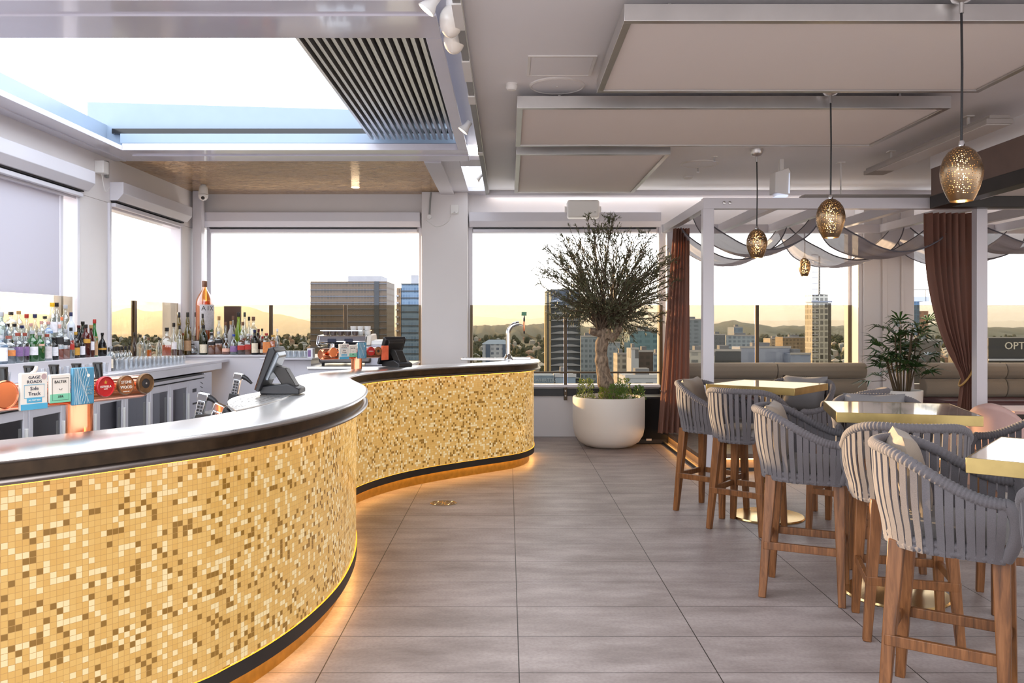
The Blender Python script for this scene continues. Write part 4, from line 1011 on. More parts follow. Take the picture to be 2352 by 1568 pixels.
place_pillow(2, pmesh, 'tan pillow showing just its corner in the stool left of the middle table', (-.15, 0), .945)
place_pillow(4, pmesh, 'tan pillow in the leftmost bar stool beside the curtain', (-.15, 0), .955, .2)
place_pillow(5, pmg, 'grey cushion filling the back of the stool behind the far table', (-.15, 0), .95)
place_pillow(7, pmg, 'grey cushion in the stool facing us behind the middle table', (-.15, 0), .94)

# ------------------------------------------------------------------ brass pedestal tables
g = G('stone_table_top'); co = g.co('Object')
nz = g.n('TexNoise', 0, Vector=co, Scale=7.0, Detail=6.0)
M['tabletop'] = g.done(bsdf(g, Base_Color=g.ramp(nz, [(.3, '#a39b93'), (.7, '#c6beb6')]), Roughness=.09, Metallic=.12, Coat_Weight=.6, Coat_Roughness=.04))
def make_table(label):
    t = thing('bar_table', label, 'table', (0, 0, 0), 0, 'square brass edged bar tables'); w = .365
    MB().box(-w + .003, w - .003, -w + .003, w - .003, 1.06, 1.09).build('stone_top', M['tabletop'], t, bevel=.002)
    m = MB().box(-w, w, -w, -w + .005, 1.035, 1.0915).box(-w, w, w - .005, w, 1.035, 1.0915).box(-w, -w + .005, -w + .005, w - .005, 1.035, 1.0915).box(w - .005, w, -w + .005, w - .005, 1.035, 1.0915).box(-w + .005, w - .005, -w + .005, w - .005, 1.036, 1.045)
    m.build('brass_edge', M['brass'], t, bevel=.0015)
    MB().lathe([(.045, .02), (.045, 1.0), (.10, 1.034)], 28).build('column', M['brassleg'], t, 40)
    MB().lathe([(.29, 0), (.292, .006), (.285, .016), (.12, .022), (.05, .03)], 48).build('base_plate', M['brassleg'], t, 40)
    return t
tb0 = make_table('brass edged square bar table in the middle of the stools')
tb0.location = (2.27, 4.84, 0); tb0.rotation_euler = (0, 0, math.radians(-15.5))
dup(tb0, (2.13, 6.79, 0), math.radians(-40.3), 'brass edged square bar table furthest back beside the white post')
dup(tb0, (2.19, 3.08, 0), math.radians(-39.5), 'brass edged square bar table cut by the right picture edge')

# ------------------------------------------------------------------ pendant lamps
def pendant(label, x, y, zt, zc, w=.215, h=.30, grp='pierced bronze pendant lamps'):
    t = thing('pendant_lamp', label, 'pendant lamp', (x, y, zc), 0, grp); L_ = zt - zc; s = w / .215
    MB().lathe([(.012 * s, -.13), (.013 * s, -.075), (.045 * s, -.065), (.062 * s, -.04), (.066 * s, 0)], 24, (0, 0, L_)).build('canopy', M['alu'], t, 40)
    MB().tube([(0, 0, h - .0), (.004, 0, (h + L_) / 2), (0, 0, L_ - .12)], .0065, 8).build('cord', M['black'], t)
    MB().lathe([(.016, 0), (.018, .02), (.012, .04)], 12, (0, 0, h - .012)).build('cord_grip', M['chrome'], t, 40)
    pr = [(.058, .0), (.074, .03), (.092, .075), (.104, .12), (.1075, .155), (.103, .19), (.090, .23), (.066, .265), (.035, .288), (.012, .295)]
    sh = MB().lathe([(r * s, z * h / .295) for r, z in pr], 36, caps=False).build('shade', M['shade'], t, 60)
    MB().ball((0, 0, .135 * s), .022 * s, 12, 8).build('bulb', M['bulb'], t, 60)
    li = bpy.data.lights.new('pendant_glow', 'POINT'); li.energy = 9; li.color = (1, .74, .4); li.shadow_soft_size = .03
    o = bpy.data.objects.new('pendant_glow', li); COL.objects.link(o); o.parent = t; o.location = (0, 0, .135 * s)
    return t
pendant('pierced bronze pendant lamp, nearest and highest, at the right edge', 2.466, 4.50, ZC, ZP(462, 4.50))
pendant('pierced bronze pendant lamp, middle sized, right of the white ceiling fixture', 2.468, 6.33, ZC, ZP(546, 6.33))
pendant('pierced bronze pendant lamp left of the two nearer ones, over the far table', 2.595, 8.63, ZC, ZP(592, 8.63))
pendant('small pierced bronze pendant lamp hanging low under the draped fabric', XP(1848, 10.9), 10.9, 2.87, ZP(634, 10.9), .155, .245)

# ------------------------------------------------------------------ ceiling panels and devices
def panel(label, x0, x1, y0, y1, z0=3.25, z1=3.345):
    t = thing('acoustic_panel', label, 'ceiling panel', ((x0 + x1) / 2, (y0 + y1) / 2, z0), 0, 'aluminium framed ceiling panels')
    a, b = (x1 - x0) / 2, (y1 - y0) / 2; dz = z1 - z0; e = .045
    m = MB().box(-a, a, -b, -b + e, 0, dz).box(-a, a, b - e, b, 0, dz).box(-a, -a + e, -b + e, b - e, 0, dz).box(a - e, a, -b + e, b - e, 0, dz)
    m.build('frame', M['alu'], t, bevel=.002)
    MB().box(-a + e, a - e, -b + e, b - e, .012, dz - .01).build('fabric_face', M['panelfab'], t)
    for sx in (-1, 1):
        for sy in (-1, 1): MB().box(sx * a * .8 - .01, sx * a * .8 + .01, sy * b * .8 - .01, sy * b * .8 + .01, dz - .01, ZC - z0).build('hanger', M['alu'], t)
    return t
panel('large fabric ceiling panel with aluminium frame, nearest and widest', .64, 3.40, 4.56, 5.98)
panel('long fabric ceiling panel with aluminium frame, second from the front', .07, 3.43, 6.40, 7.80)
panel('smaller fabric ceiling panel with aluminium frame, furthest back', .08, 1.60, 8.15, 10.56)
def disc(label, x, y, r):
    t = thing('ceiling_speaker', label, 'speaker', (x, y, ZC), 0, 'round ceiling speakers')
    MB().lathe([(r, 0), (r, -.008), (r * .94, -.014), (r * .90, -.009)], 40, caps=False).build('rim', M['plastic'], t, 40)
    MB().lathe([(r * .92, -.008), (.0001, -.010)], 40, caps=False).build('grille', M['ceil'], t); MB().lathe([(.006, -.010), (.005, -.014), (.0001, -.014)], 10).build('badge', M['plastic'], t)
disc('round flat ceiling speaker beside the square access hatch', .375, 6.31, .213)
disc('round flat ceiling speaker behind the smaller ceiling panel', 2.17, 9.38, .213)
t = thing('access_hatch', 'square white access hatch in the ceiling above the round speaker', 'hatch', (.37, 5.83, ZC))
MB().box(-.235, .235, -.225, -.205, -.008, 0).box(-.235, .235, .205, .225, -.008, 0).box(-.235, -.215, -.205, .205, -.008, 0).box(.215, .235, -.205, .205, -.008, 0).build('frame', M['plastic'], t); MB().box(-.21, .21, -.20, .20, -.005, 0).build('door', M['ceil'], t)
t = thing('smoke_detector', 'small white dome detector left of the round ceiling speaker', 'detector', (.026, 6.27, ZC))
MB().lathe([(.046, 0), (.046, -.012)], 24).build('base', M['plastic'], t); MB().lathe([(.044, -.012), (.044, -.03), (.034, -.048), (.0001, -.054)], 24).build('dome', M['plastic'], t, 50)
for x, y, lab in ((XP(1641, 9.0), 9.0, 'small ceiling sprinkler nearest to the far round speaker, on its near side'), (XP(1604, 9.6), 9.62, 'small ceiling sprinkler at the lower rim of the far round speaker')):
    t = thing('sprinkler', lab, 'sprinkler', (x, y, ZC)); MB().lathe([(.035, 0), (.033, -.005)], 20).build('escutcheon', M['plastic'], t); MB().tube([(0, 0, -.004), (0, 0, -.05)], .008, 8).build('nozzle', M['chrome'], t); MB().lathe([(.018, -.052), (.018, -.05)], 12).build('deflector', M['chrome'], t)
t = thing('smoke_detector', 'flat round detector beyond the far ceiling speaker', 'detector', (XP(1580, 10.2), 10.2, ZC)); MB().lathe([(.06, 0), (.06, -.02), (.04, -.035), (.0001, -.036)], 24).build('body', M['plastic'], t, 50)
# hanging radiant heaters
def heater(label, c, L_, rz, tilt=0.0):
    t = thing('radiant_heater', label, 'heater', c, rz, 'long white radiant heaters')
    b = MB().box(-L_ / 2, L_ / 2, -.11, .11, 0, .045).box(-L_ / 2, L_ / 2, -.085, .085, .045, .075).build('body', plain('heater_shell', '#a8a19c', .45), t, bevel=.006); b.rotation_euler = (tilt, 0, 0)
    f = MB().box(-L_ / 2 + .02, L_ / 2 - .30, -.10, .10, -.004, 0).build('heating_face', M['plastic'], t); f.rotation_euler = (tilt, 0, 0)
    for x in (-L_ * .30, L_ * .32):
        k = MB().bar((x, 0, .07), (x, .0, ZC - c[2] - .01), .02, .012).build('bracket', M['plastic'], t); MB().box(x - .04, x + .04, -.035, .035, ZC - c[2] - .012, ZC - c[2]).build('ceiling_plate', M['plastic'], k)
    return t
heater('long white radiant heater hanging at an angle beside the second ceiling panel', (4.03, 7.95, 3.22), 2.35, math.radians(90))
heater('long grey white radiant heater along the back beam over the drapes', (4.40, 9.30, 2.95), 2.2, 0.0)
t = thing('exit_fitting', 'white wedge shaped light fitting with pale glowing edges near the back of the ceiling', 'light fitting', (XP(1792, 9.15), 9.15, 2.99))
MB().prof_y([(-.09, .03), (.05, .0), (.075, .0), (.085, .25), (.06, .30), (-.085, .25)], -.10, .10).build('housing', M['plastic'], t, bevel=.006)
MB().prof_y([(-.06, .0), (.045, -.02), (.055, .0), (.04, .005)], -.105, .10).build('glow_edge', M['heatlight'], t); MB().prof_y([(.058, .02), (.07, .02), (.066, .24), (.064, .24)], -.106, -.101).build('glow_edge', M['heatlight'], t)
MB().box(-.01, .03, -.03, .03, .28, ZC - 2.99).build('bracket', M['plastic'], t)
# wall speakers
t = thing('wall_speaker', 'white box loudspeaker on the back wall above the olive tree', 'speaker', (1.03, 11.40, 3.03))
MB().box(-.22, .22, -.10, .12, 0, .25).build('cabinet', M['plastic'], t, bevel=.03); MB().lathe([(.012, 0), (.012, .004), (.0001, .005)], 12, (.16, -.10, .08)).build('badge', M['dark'], t).rotation_euler = (0, 0, 0)
MB().box(-.25, -.225, -.02, .04, .09, .17).build('knob', M['plastic'], t); MB().box(.225, .25, -.02, .04, .09, .17).build('knob', M['plastic'], t); MB().box(-.23, .23, .12, .20, .10, .14).build('bracket', M['plastic'], t)
t = thing('subwoofer', 'tall black speaker cabinet behind the planter by the left curtain', 'speaker', (1.98, 11.05, 0))
MB().box(-.30, .13, -.14, .30, 0, .62).build('cabinet', M['black'], t, bevel=.008); MB().box(-.29, .12, -.15, -.14, .06, .6).build('grille', plain('black_grille', '#0a090a', .9), t); MB().box(-.16, -.09, -.153, -.15, .045, .07).build('badge', M['alu'], t)
# spotlights on the track
def spot(label, x, y, tilt):
    t = thing('spotlight', label, 'spotlight', (x, y, 3.36), 0, 'white track spotlights')
    R_ = Matrix.Rotation(tilt, 4, 'Y')
    MB().lathe([(.028, .05), (.030, .0), (.052, -.05), (.054, -.055)], 20, caps=True).build('head', M['plastic'], t, 40).matrix_local = R_
    MB().lathe([(.048, -.0552), (.0001, -.0555)], 20, caps=False).build('lens', M['lampface'], t).matrix_local = R_
    MB().bar((.0, 0, .02), (.045, 0, .045), .014, .014).build('arm', M['plastic'], t)
spot('white track spotlight lit at the ceiling edge beside the louvres', -.375, 7.45, math.radians(38))
spot('white track spotlight in front of the small skylight', -.345, 9.95, math.radians(50))
spot('white track spotlight cut by the top picture edge', -.42, 4.58, math.radians(38))
for y, lab in ((4.95, 'white globe lamp nearest at the ceiling edge, top of picture'), (5.25, 'white globe lamp behind the first one at the ceiling edge')):
    t = thing('globe_lamp', lab, 'lamp', (-.342, y, 3.36)); MB().ball((0, 0, .03), .070, 20, 14, 1.4).build('globe', plain('opal_globe', '#e9e2d8', .15), t, 60); MB().lathe([(.03, .11), (.03, .202)], 16).build('cap', M['plastic'], t)
o = MB().lathe([(.055, 0), (.052, -.006), (.0001, -.006)], 24).build('downlight', M['lampface'], loc=(-2.03, 11.0, 3.398)); tag(o, 'small round lit downlight in the brown glossy ceiling', 'downlight')
t = thing('security_camera', 'white dome security camera hanging at the left corner post', 'camera', (-3.98, 10.8, 3.22))
MB().lathe([(.03, .178), (.05, .15), (.058, .10), (.062, .05)], 20).build('mount', M['plastic'], t, 40); MB().lathe([(.0001, -.03), (.04, -.018), (.058, .01), (.062, .045)], 20).build('dome', M['plastic'], t, 50)
MB().ball((.012, -.045, .0), .024, 12, 8).build('lens', M['black'], t, 50)
# sockets and cables on the white column
t = thing('power_outlet', 'double power outlet with plugs high on the white column', 'outlet', (-.735, 11.38, 3.14))
MB().box(-.055, .055, -.012, 0, -.05, .08).build('plate', M['plastic'], t, bevel=.003); m = MB()
for x in (-.028, .028): MB().lathe([(.022, 0), (.022, .03)], 14).build('plug', M['plastic'], t).matrix_local = Matrix.Translation((x, -.01, -.02)) @ Matrix.Rotation(math.pi / 2, 4, 'X')
MB().tube(catmull([(-.028, -.04, -.03), (-.10, -.02, -.16), (-.25, -.012, -.22), (-.40, -.012, -.12)], 6), .004, 6).build('cable', M['plastic'], t)
t = thing('motor_socket', 'grey plug hanging from a short cable on the white column', 'plug', (-1.08, 11.38, 3.02)); MB().lathe([(.03, 0), (.03, .05)], 14).build('plug', M['plastic'], t).matrix_local = Matrix.Translation((0, -.0, .03)) @ Matrix.Rotation(math.pi / 2, 4, 'X'); MB().tube([(0, -.03, .05), (.01, -.02, .25), (.02, -.0, .37)], .012, 8).build('cable', M['greytrim'], t)
t = thing('power_outlet', 'white junction box and plug at the top of the left pillar', 'outlet', (XL, 8.75, 3.12)); MB().box(0, .10, -.06, .06, .05, .18).build('box', M['plastic'], t, bevel=.006); MB().box(.0, .03, .16, .21, .04, .22).build('plug', M['greytrim'], t); MB().tube(catmull([(.05, .0, .05), (.05, .08, -.12), (.03, .22, -.06)], 6), .004, 6).build('cable', M['plastic'], t)
# floor emblem
t = thing('floor_emblem', 'round brass inlaid emblem plate in the floor tiles by the bar', 'floor plate', (-.57, 7.30, 0))
MB().lathe([(.118, 0.0005), (.118, .002), (.0001, .002)], 40).build('plate', plain('worn_floor_plate', '#7b6758', .5), t); m = MB()
for cx in (-.06, .06):
    for r_ in (.052, .042, .018):
        m.tube([(cx + r_ * math.cos(a), r_ * 1.35 * math.sin(a), .002) for a in [i * math.pi / 14 for i in range(28)]], .0022, 4, closed=True)
    for i in range(16): a = i * math.pi / 8; m.bar((cx + .030 * math.cos(a), .040 * math.sin(a), .0022), (cx + .039 * math.cos(a), .053 * math.sin(a), .0022), .003, .002)
m.bar((-.02, -.10, .0022), (.03, .10, .0022), .006, .002).bar((.025, -.10, .0022), (-.02, .09, .0022), .006, .002); m.build('brass_pattern', M['brassleg'], t)
# ------------------------------------------------------------------ pergola, drapes, curtains
pg = thing('pergola', 'white square tube pergola frame over the platform seating', 'pergola')
def pbox(nm, *a): MB().box(*a).build(nm, M['white'], pg, bevel=.003)
for x, y in ((2.136, 8.86), (5.05, 8.86), (8.0, 8.86), (2.20, 11.2), (8.0, 11.2)): pbox('post', x - .058, x + .058, y - .05, y + .05, 0, 2.81)
for y in (8.86, 11.2): pbox('beam', 2.08, 8.6, y - .05, y + .05, 2.81, 2.925)
for x in (2.136, 2.87, 3.55, 4.30, 5.05, 5.85, 6.6, 7.3): pbox('rafter', x - .045, x + .045, 8.91, 11.15, 2.815, 2.92)
for x in (2.30, 2.36): MB().lathe([(.016, 0), (.016, .012), (.006, .016)], 10).build('bolt', M['alu'], pg).matrix_local = Matrix.Translation((x, 8.81, 2.87)) @ Matrix.Rotation(math.pi / 2, 4, 'X')
def swag(x0, x1, y0, y1, z, sag, lab, skew=0.0, seed=0):
    r = random.Random(seed); ph = r.uniform(0, 6)
    def fn(u, v):
        s = 1 - (2 * u - 1) ** 2; s = s ** .85
        pinch = .42 + .58 * min(1, 4 * u * (1 - u) * 1.6)
        y = (y0 + y1) / 2 + skew * u + (v - .5) * (y1 - y0) * pinch
        zz = z - sag * s * (1 - .16 * math.sin(math.pi * v)) - .012 * math.sin(v * 22 + ph + u * 3) * s - .11 * math.sin(math.pi * v) * s
        return (x0 + (x1 - x0) * u, y, zz)
    t = thing('drape', lab, 'fabric drape', (0, 0, 0), 0, 'grey fabric swags under the pergola')
    MB().grid(fn, 30, 16).build('sheet', M['sheer'], t, 80)
    for v in (0, 1): MB().tube([fn(i / 30, v) for i in range(31)], .008, 6).build('hem', plain('dark_hem', '#5b5960', .9), t)
swag(2.15, 3.53, 8.97, 9.85, 2.80, .40, 'grey fabric swag front left, behind the smaller left pendant lamp', .1, 1)
swag(3.57, 5.02, 8.97, 9.9, 2.80, .42, 'grey fabric swag front middle, from the big pendant lamp to the gathered curtain', .1, 2)
swag(5.10, 6.58, 8.97, 9.9, 2.80, .36, 'grey fabric swag front right, cut by the right picture edge', .0, 3)
swag(2.19, 3.53, 10.2, 11.2, 2.80, .42, 'grey fabric swag rear left, low behind the white post', 0, 4)
swag(3.57, 5.02, 10.2, 11.2, 2.80, .44, 'grey fabric swag rear middle, behind the small low lamp', 0, 5)
swag(5.10, 6.58, 10.2, 11.2, 2.80, .42, 'grey fabric swag rear right, below the front right one', 0, 6)
def curtain(lab, axis, a0, a1, c, z0, z1, nf, fn_w, tie=None):
    t = thing('curtain', lab, 'curtain', (0, 0, 0), 0, 'plum brown pergola curtains')
    def fn(u, v):
        z = z1 + (z0 - z1) * v; cen, half, dep = fn_w(v); w = cen + (u - .5) * 2 * half
        fold = dep * math.sin(u * nf * 2 * math.pi) + .25 * dep * math.sin(u * nf * 4.3 * math.pi + v * 2)
        return (w, c + fold, z) if axis == 'x' else (c + fold, w, z)
    MB().grid(fn, nf * 12, 30).build('cloth', M['curtain'], t, 80)
    if tie:
        zc, cen, half = tie
        MB().tube([(cen + half * math.cos(a), c + .06 * math.sin(a), zc + .10 * math.cos(a)) for a in [i * math.pi / 12 for i in range(24)]], .011, 8, closed=True).build('tie_cord', plain('gold_cord', '#b08a4e', .5, .2), t, 60)
    return t
def left_w(v): return (2.03 + .03 * v + 0.145 + .02, .085 + .13 * max(0, v - .25), .04)
curtain('plum curtain hanging straight at the left end of the pergola, beside the olive tree', 'x', 0, 0, 10.55, .19, 2.80, 6, lambda v: (2.21 - .10 * v, .10 + .10 * v, .05))
def tied(v):
    zt = .69   # tie position as share of the height
    if v < zt: half = .205 * (1 - (v / zt) ** 2.6) + .045; cen = 5.085 - half
    else: q = (v - zt) / (1 - zt); half = .045 + .07 * math.sin(q * 1.5); cen = 5.04 - .02 * q
    return (cen, half, .05 if half > .1 else .03)
curtain('plum curtain gathered with a gold cord beside the right white post', 'x', 0, 0, 9.10, .19, 2.80, 7, tied, (1.0, 5.035, .068))

# ------------------------------------------------------------------ banquettes
def bench(lab, x0, x1):
    t = thing('banquette', lab, 'bench', (x0, 10.84, .18), 0, 'long banquettes under the windows'); L_ = x1 - x0
    MB().box(0, L_, -.18, .40, 0, .30).build('base', M['dark'], t, bevel=.004)
    MB().box(0, L_, -.22, .42, .30, .42).build('seat', M['maroon'], t, bevel=.04)
    n = max(1, round(L_ / 1.25)); w = L_ / n
    for i in range(n):
        for z0, z1 in ((.42, .665), (.67, .875)):
            pr = [(.24 + (.10 if k else 0), z) for k, z in ()]
            prof = [(.44, z0), (.30, z0), (.255, z0 + .04), (.235, (z0 + z1) / 2), (.255, z1 - .04), (.30, z1), (.44, z1)]
            MB().prof_x(prof, i * w + .004, (i + 1) * w - .004).build('back_roll', M['benchfab'], t, 60, bevel=.012)
    return t
bench('long taupe banquette with rolled back left of the palm plant', 2.42, 4.82)
bench('taupe banquette with rolled back right of the palm plant', 5.60, 8.9)

# ------------------------------------------------------------------ potted olive tree
ot = thing('potted_olive_tree', 'olive tree with gnarled trunk in a round white planter', 'potted tree', (XP(1398, 10.72), 10.72, 0))
pc = plain('matte_white_planter', '#dcd5cc', .55, var=.02, scale=3, bump=.1)
MB().lathe([(.02, 0.0), (.24, .0), (.31, .02), (.39, .07), (.44, .15), (.462, .25), (.465, .40), (.465, .625), (.458, .645), (.43, .645), (.422, .63), (.42, .54)], 64, caps=False).build('planter', pc, ot, 40)
MB().lathe([(.42, .575), (.3, .60), (.0001, .615)], 40, caps=False).build('soil', M['soil'], ot, 60)
def bark():
    g = G('olive_bark'); co = g.co('Object')
    n1 = g.n('TexNoise', 0, Vector=g.n('Mapping', 0, Vector=co, Scale=(9, 9, 4)), Scale=3.0, Detail=8.0, Distortion=.8)
    return g.done(bsdf(g, Base_Color=g.ramp(n1, [(.3, '#4d4136'), (.5, '#857361'), (.7, '#a8957f')]), Roughness=.85, Normal=g.bump(n1, .7, .02)))
M['bark'] = bark()
rt = random.Random(21)
tp = catmull([(.0, 0, .55), (-.015, 0, .72), (-.07, 0, .95), (-.095, .0, 1.15), (-.09, 0, 1.32), (-.05, 0, 1.44), (-.02, 0, 1.52)], 8)
tr_ = []
for i, p in enumerate(tp):
    f = i / (len(tp) - 1); tr_.append((.125 - .045 * min(1, f * 2.2) + (.05 * max(0, f - .75) * 4) * .55) * (1 + .06 * math.sin(f * 31) + .04 * math.sin(f * 57)))
mt = MB(); mt.tube(tp, tr_, 18)
mt.ball((-.19, -.03, 1.47), .055, 12, 8, .8); mt.ball((.11, -.03, 1.51), .065, 12, 8, .9); mt.ball((-.03, .03, .98), .05, 10, 7)
mt.tube([(-.03, 0, 1.42), (-.13, -.02, 1.47), (-.25, -.03, 1.49)], [.07, .058, .04], 12); mt.tube([(0, 0, 1.40), (.08, -.02, 1.48), (.15, -.02, 1.55)], [.085, .075, .05], 12)
mt.build('trunk', M['bark'], ot, 60)
leafmats = [plain('olive_leaf', '#5d6046', .5, var=.35, scale=8)]
TW = []          # twig polylines
cc = Vector((.0, 0, 2.12)); ER = Vector((.92, .76, .84))
nb = 140
for k in range(nb):
    # target point on / in the crown
    while True:
        q = Vector((rt.uniform(-1, 1), rt.uniform(-1, 1), rt.uniform(-.95, 1)))
        if (.62 if q.z < .2 else .55) < q.length < 1.0 and rt.random() < .45 + .55 * abs(q.x): break
    tgt = Vector((cc.x + q.x * ER.x, q.y * ER.y, cc.z + q.z * ER.z - .10 * abs(q.x) * (q.x > .3)))
    if q.z < -.3: tgt.z += .04
    st = Vector((rt.uniform(-.14, .10), rt.uniform(-.06, .06), rt.uniform(1.40, 1.52)))
    mid = st.lerp(tgt, .5) + Vector((0, 0, .12 + rt.uniform(-.06, .06)))
    b = catmull([st, st.lerp(mid, .5) + Vector((0, 0, .05)), mid, tgt], 6); TW.append((b, .016 if k < 18 else .008))
mbr = MB()
for b, r0 in TW: mbr.tube(b, [r0 * (1 - .8 * i / (len(b) - 1)) + .0015 for i in range(len(b))], 5)
subs = []
for b, r0 in TW:
    for q in range(9):
        i = rt.randrange(9, len(b)); s = b[i]; d = (b[-1] - b[max(0, i - 4)]).normalized()
        d = (d + Vector((rt.uniform(-1, 1), rt.uniform(-1, 1), rt.uniform(-.5, .9))) * .8).normalized(); L_ = rt.uniform(.12, .30)
        e = s + d * L_; p = (e - cc); kk = Vector((p.x / ER.x, p.y / ER.y, p.z / ER.z)).length
        if kk > 1.10: e = s + d * L_ * .45
        m_ = s.lerp(e, .5) + Vector((0, 0, .03)); subs.append([s, m_, e])
for s in subs: mbr.tube(s, [.003, .002, .001], 4)
mbr.build('branches', plain('olive_branch', '#5b4c3e', .8, var=.2), ot, 60)
ml = MB()
def leaf(c, d, L_, w, roll):
    d = d.normalized(); s = d.cross(Vector((0, 0, 1)))
    if s.length < .05: s = Vector((1, 0, 0))
    s.normalize(); n_ = s.cross(d); s2 = s * math.cos(roll) + n_ * math.sin(roll)
    ml.add([c, c + d * L_ * .45 + s2 * w, c + d * L_, c + d * L_ * .45 - s2 * w], [(0, 1, 2, 3)])
for s in subs + [b[-8:] for b, _ in TW]:
    n_ = rt.randint(10, 15)
    for k in range(n_):
        f = k / n_ * (len(s) - 1); i = min(int(f), len(s) - 2); c = s[i].lerp(s[i + 1], f - i); t_ = (s[i + 1] - s[i]).normalized()
        d = (t_ * .9 + Vector((rt.uniform(-1, 1), rt.uniform(-1, 1), rt.uniform(-.7, .9))) * .75)
        leaf(c, d, rt.uniform(.042, .072), rt.uniform(.0044, .0068), rt.uniform(0, 3.1))
o = ml.build('foliage', leafmats[0], ot, 0); o['kind'] = 'stuff'
# little shrubs at the tree's foot
def shrub(px, py, r, h, col, seed):
    rr = random.Random(seed); m = MB()
    for k in range(int(420 * r / .12)):
        a = rr.uniform(0, 6.283); u = rr.random() ** .5; z = rr.random(); c = Vector((px + r * u * math.cos(a) * (1 - .4 * z), py + r * u * math.sin(a) * (1 - .4 * z), .60 + h * z))
        d = Vector((math.cos(a) * .6, math.sin(a) * .6, rr.uniform(.3, 1.2))).normalized(); L_ = rr.uniform(.02, .045); s = d.cross(Vector((rr.uniform(-1, 1), rr.uniform(-1, 1), .3))).normalized() * .006
        m.add([c, c + d * L_ * .5 + s, c + d * L_, c + d * L_ * .5 - s], [(0, 1, 2, 3)])
    return m.build('shrub', col, ot, 0)
yg1 = plain('yellow_green_leaf', '#7d8a2c', .5, var=.35, scale=12); dg1 = plain('fresh_green_leaf', '#55702a', .5, var=.35, scale=12)
shrub(-.30, -.08, .13, .27, yg1, 1); shrub(.10, -.16, .15, .20, dg1, 2); shrub(.20, .05, .12, .26, yg1, 3); shrub(.385, -.02, .085, .17, dg1, 4); shrub(-.06, -.12, .09, .16, yg1, 5)

# ------------------------------------------------------------------ palm plants
M['palmleaf'] = plain('palm_leaf', '#2c4a22', .35, var=.35, scale=6); M['cane'] = plain('palm_cane', '#4d3f2a', .7)
def palm(lab, loc, seed, hgt=1.05, spread=.42, n=12, pot=True):
    t = thing('potted_palm', lab, 'potted plant', loc); r = random.Random(seed)
    MB().lathe([(.20, 0), (.215, .01), (.245, .56), (.245, .58), (.225, .58), (.22, .53)], 40, caps=False).build('pot', M['plastic'], t, 40); MB().lathe([(.222, .535), (.0001, .545)], 24, caps=False).build('soil', M['soil'], t)
    mc = MB(); mlf = MB()
    for k in range(n):
        a = k * 2.4; b = r.uniform(.02, .12); x0, y0 = b * math.cos(a), b * math.sin(a); lean = r.uniform(.03, .17); h = r.uniform(.45, 1) * hgt * .72
        top = Vector((x0 + lean * math.cos(a), y0 + lean * math.sin(a), .54 + h)); mc.tube([(x0, y0, .53), ((x0 + top.x) / 2 - .01, (y0 + top.y) / 2, .54 + h * .5), top], [.012, .010, .007], 6)
        for q in range(5):
            aa = a + q * 1.35 + r.uniform(-.4, .4); el = r.uniform(.05, 1.0) - .12 * q * .3; st = top - Vector((0, 0, q * h * .16))
            stem = st + Vector((math.cos(aa) * math.cos(el), math.sin(aa) * math.cos(el), math.sin(el))) * r.uniform(.08, .2)
            mc.tube([st, stem], [.004, .003], 4)
            fd = (stem - st).normalized(); side = fd.cross(Vector((0, 0, 1))).normalized(); up = side.cross(fd)
            nb_ = r.randint(6, 9)
            for j_ in range(nb_):
                sp = (j_ / (nb_ - 1) - .5) * 2.5; d = (fd * math.cos(sp) + side * math.sin(sp) + up * .12).normalized(); L_ = r.uniform(.20, .30) * (1 - .2 * abs(sp) / 1.25); w = .015
                wd = d.cross(up).normalized() * w; p1 = stem + d * L_ * .5; p2 = stem + d * L_ - Vector((0, 0, .05 + .05 * r.random()))
                mlf.add([stem + wd * .35, stem - wd * .35, p1 - wd, p2 - wd * .25, p2 + wd * .25, p1 + wd, p1 + up * -.006], [(0, 1, 6), (1, 2, 6), (2, 3, 6), (3, 4, 6), (4, 5, 6), (5, 0, 6)])
    mc.build('canes', M['cane'], t, 50); o = mlf.build('leaves', M['palmleaf'], t, 0); o['kind'] = 'stuff'
palm('green fan palm in a white pot between the two banquettes', (XP(2062, 10.4), 10.30, .18), 5, 1.22, n=13)
palm('green fan palm whose leaf tips enter at the right picture edge', (5.36, 7.25, 0), 8, 1.55, n=9)

# ------------------------------------------------------------------ lounge furniture beyond the post
t = thing('tub_chair', 'dusty pink tub chair right of the white pergola post', 'chair', (4.72, 7.85, 0), math.radians(35))
def tub(u, v):
    a = math.pi * (.5 + u); hz = .42 + (.40 * math.sin(math.pi * u) + .02) * v; rr = .28 + .05 * v; return (rr * math.cos(a), rr * math.sin(a), hz)
o = MB().grid(tub, 24, 8).build('shell', M['pink'], t, 70); so = o.modifiers.new('thick', 'SOLIDIFY'); so.thickness = .045
MB().lathe([(.27, .38), (.29, .40), (.29, .44), (.26, .46), (.0001, .465)], 30).build('seat', M['pink'], t, 50)
for a in (.8, 2.36, 3.9, 5.5): MB().bar((.25 * math.cos(a), .25 * math.sin(a), 0), (.19 * math.cos(a), .19 * math.sin(a), .39), .022, .022, .035, .035).build('leg', M['dark'], t)
t = thing('side_table', 'low pink topped table behind the pink tub chair', 'table', (5.35, 8.35, 0)); MB().box(-.42, .42, -.30, .30, .70, .73).build('top', M['pink'], t, bevel=.004); MB().lathe([(.03, .02), (.03, .70)], 16).build('column', M['brassleg'], t); MB().lathe([(.22, 0), (.22, .015), (.05, .02)], 28).build('base', M['brassleg'], t)
MB().lathe([(.02, .73), (.02, .75)], 12).build('knob', M['brassleg'], t)
o = MB().lathe([(.16, 0), (.165, .01), (.165, .44), (.155, .45), (.0001, .45)], 40).build('drum_stool', M['peach'], None, 40, loc=(4.55, 8.30, 0)); tag(o, 'peach coloured drum stool left of the right white post, behind the middle table', 'stool')
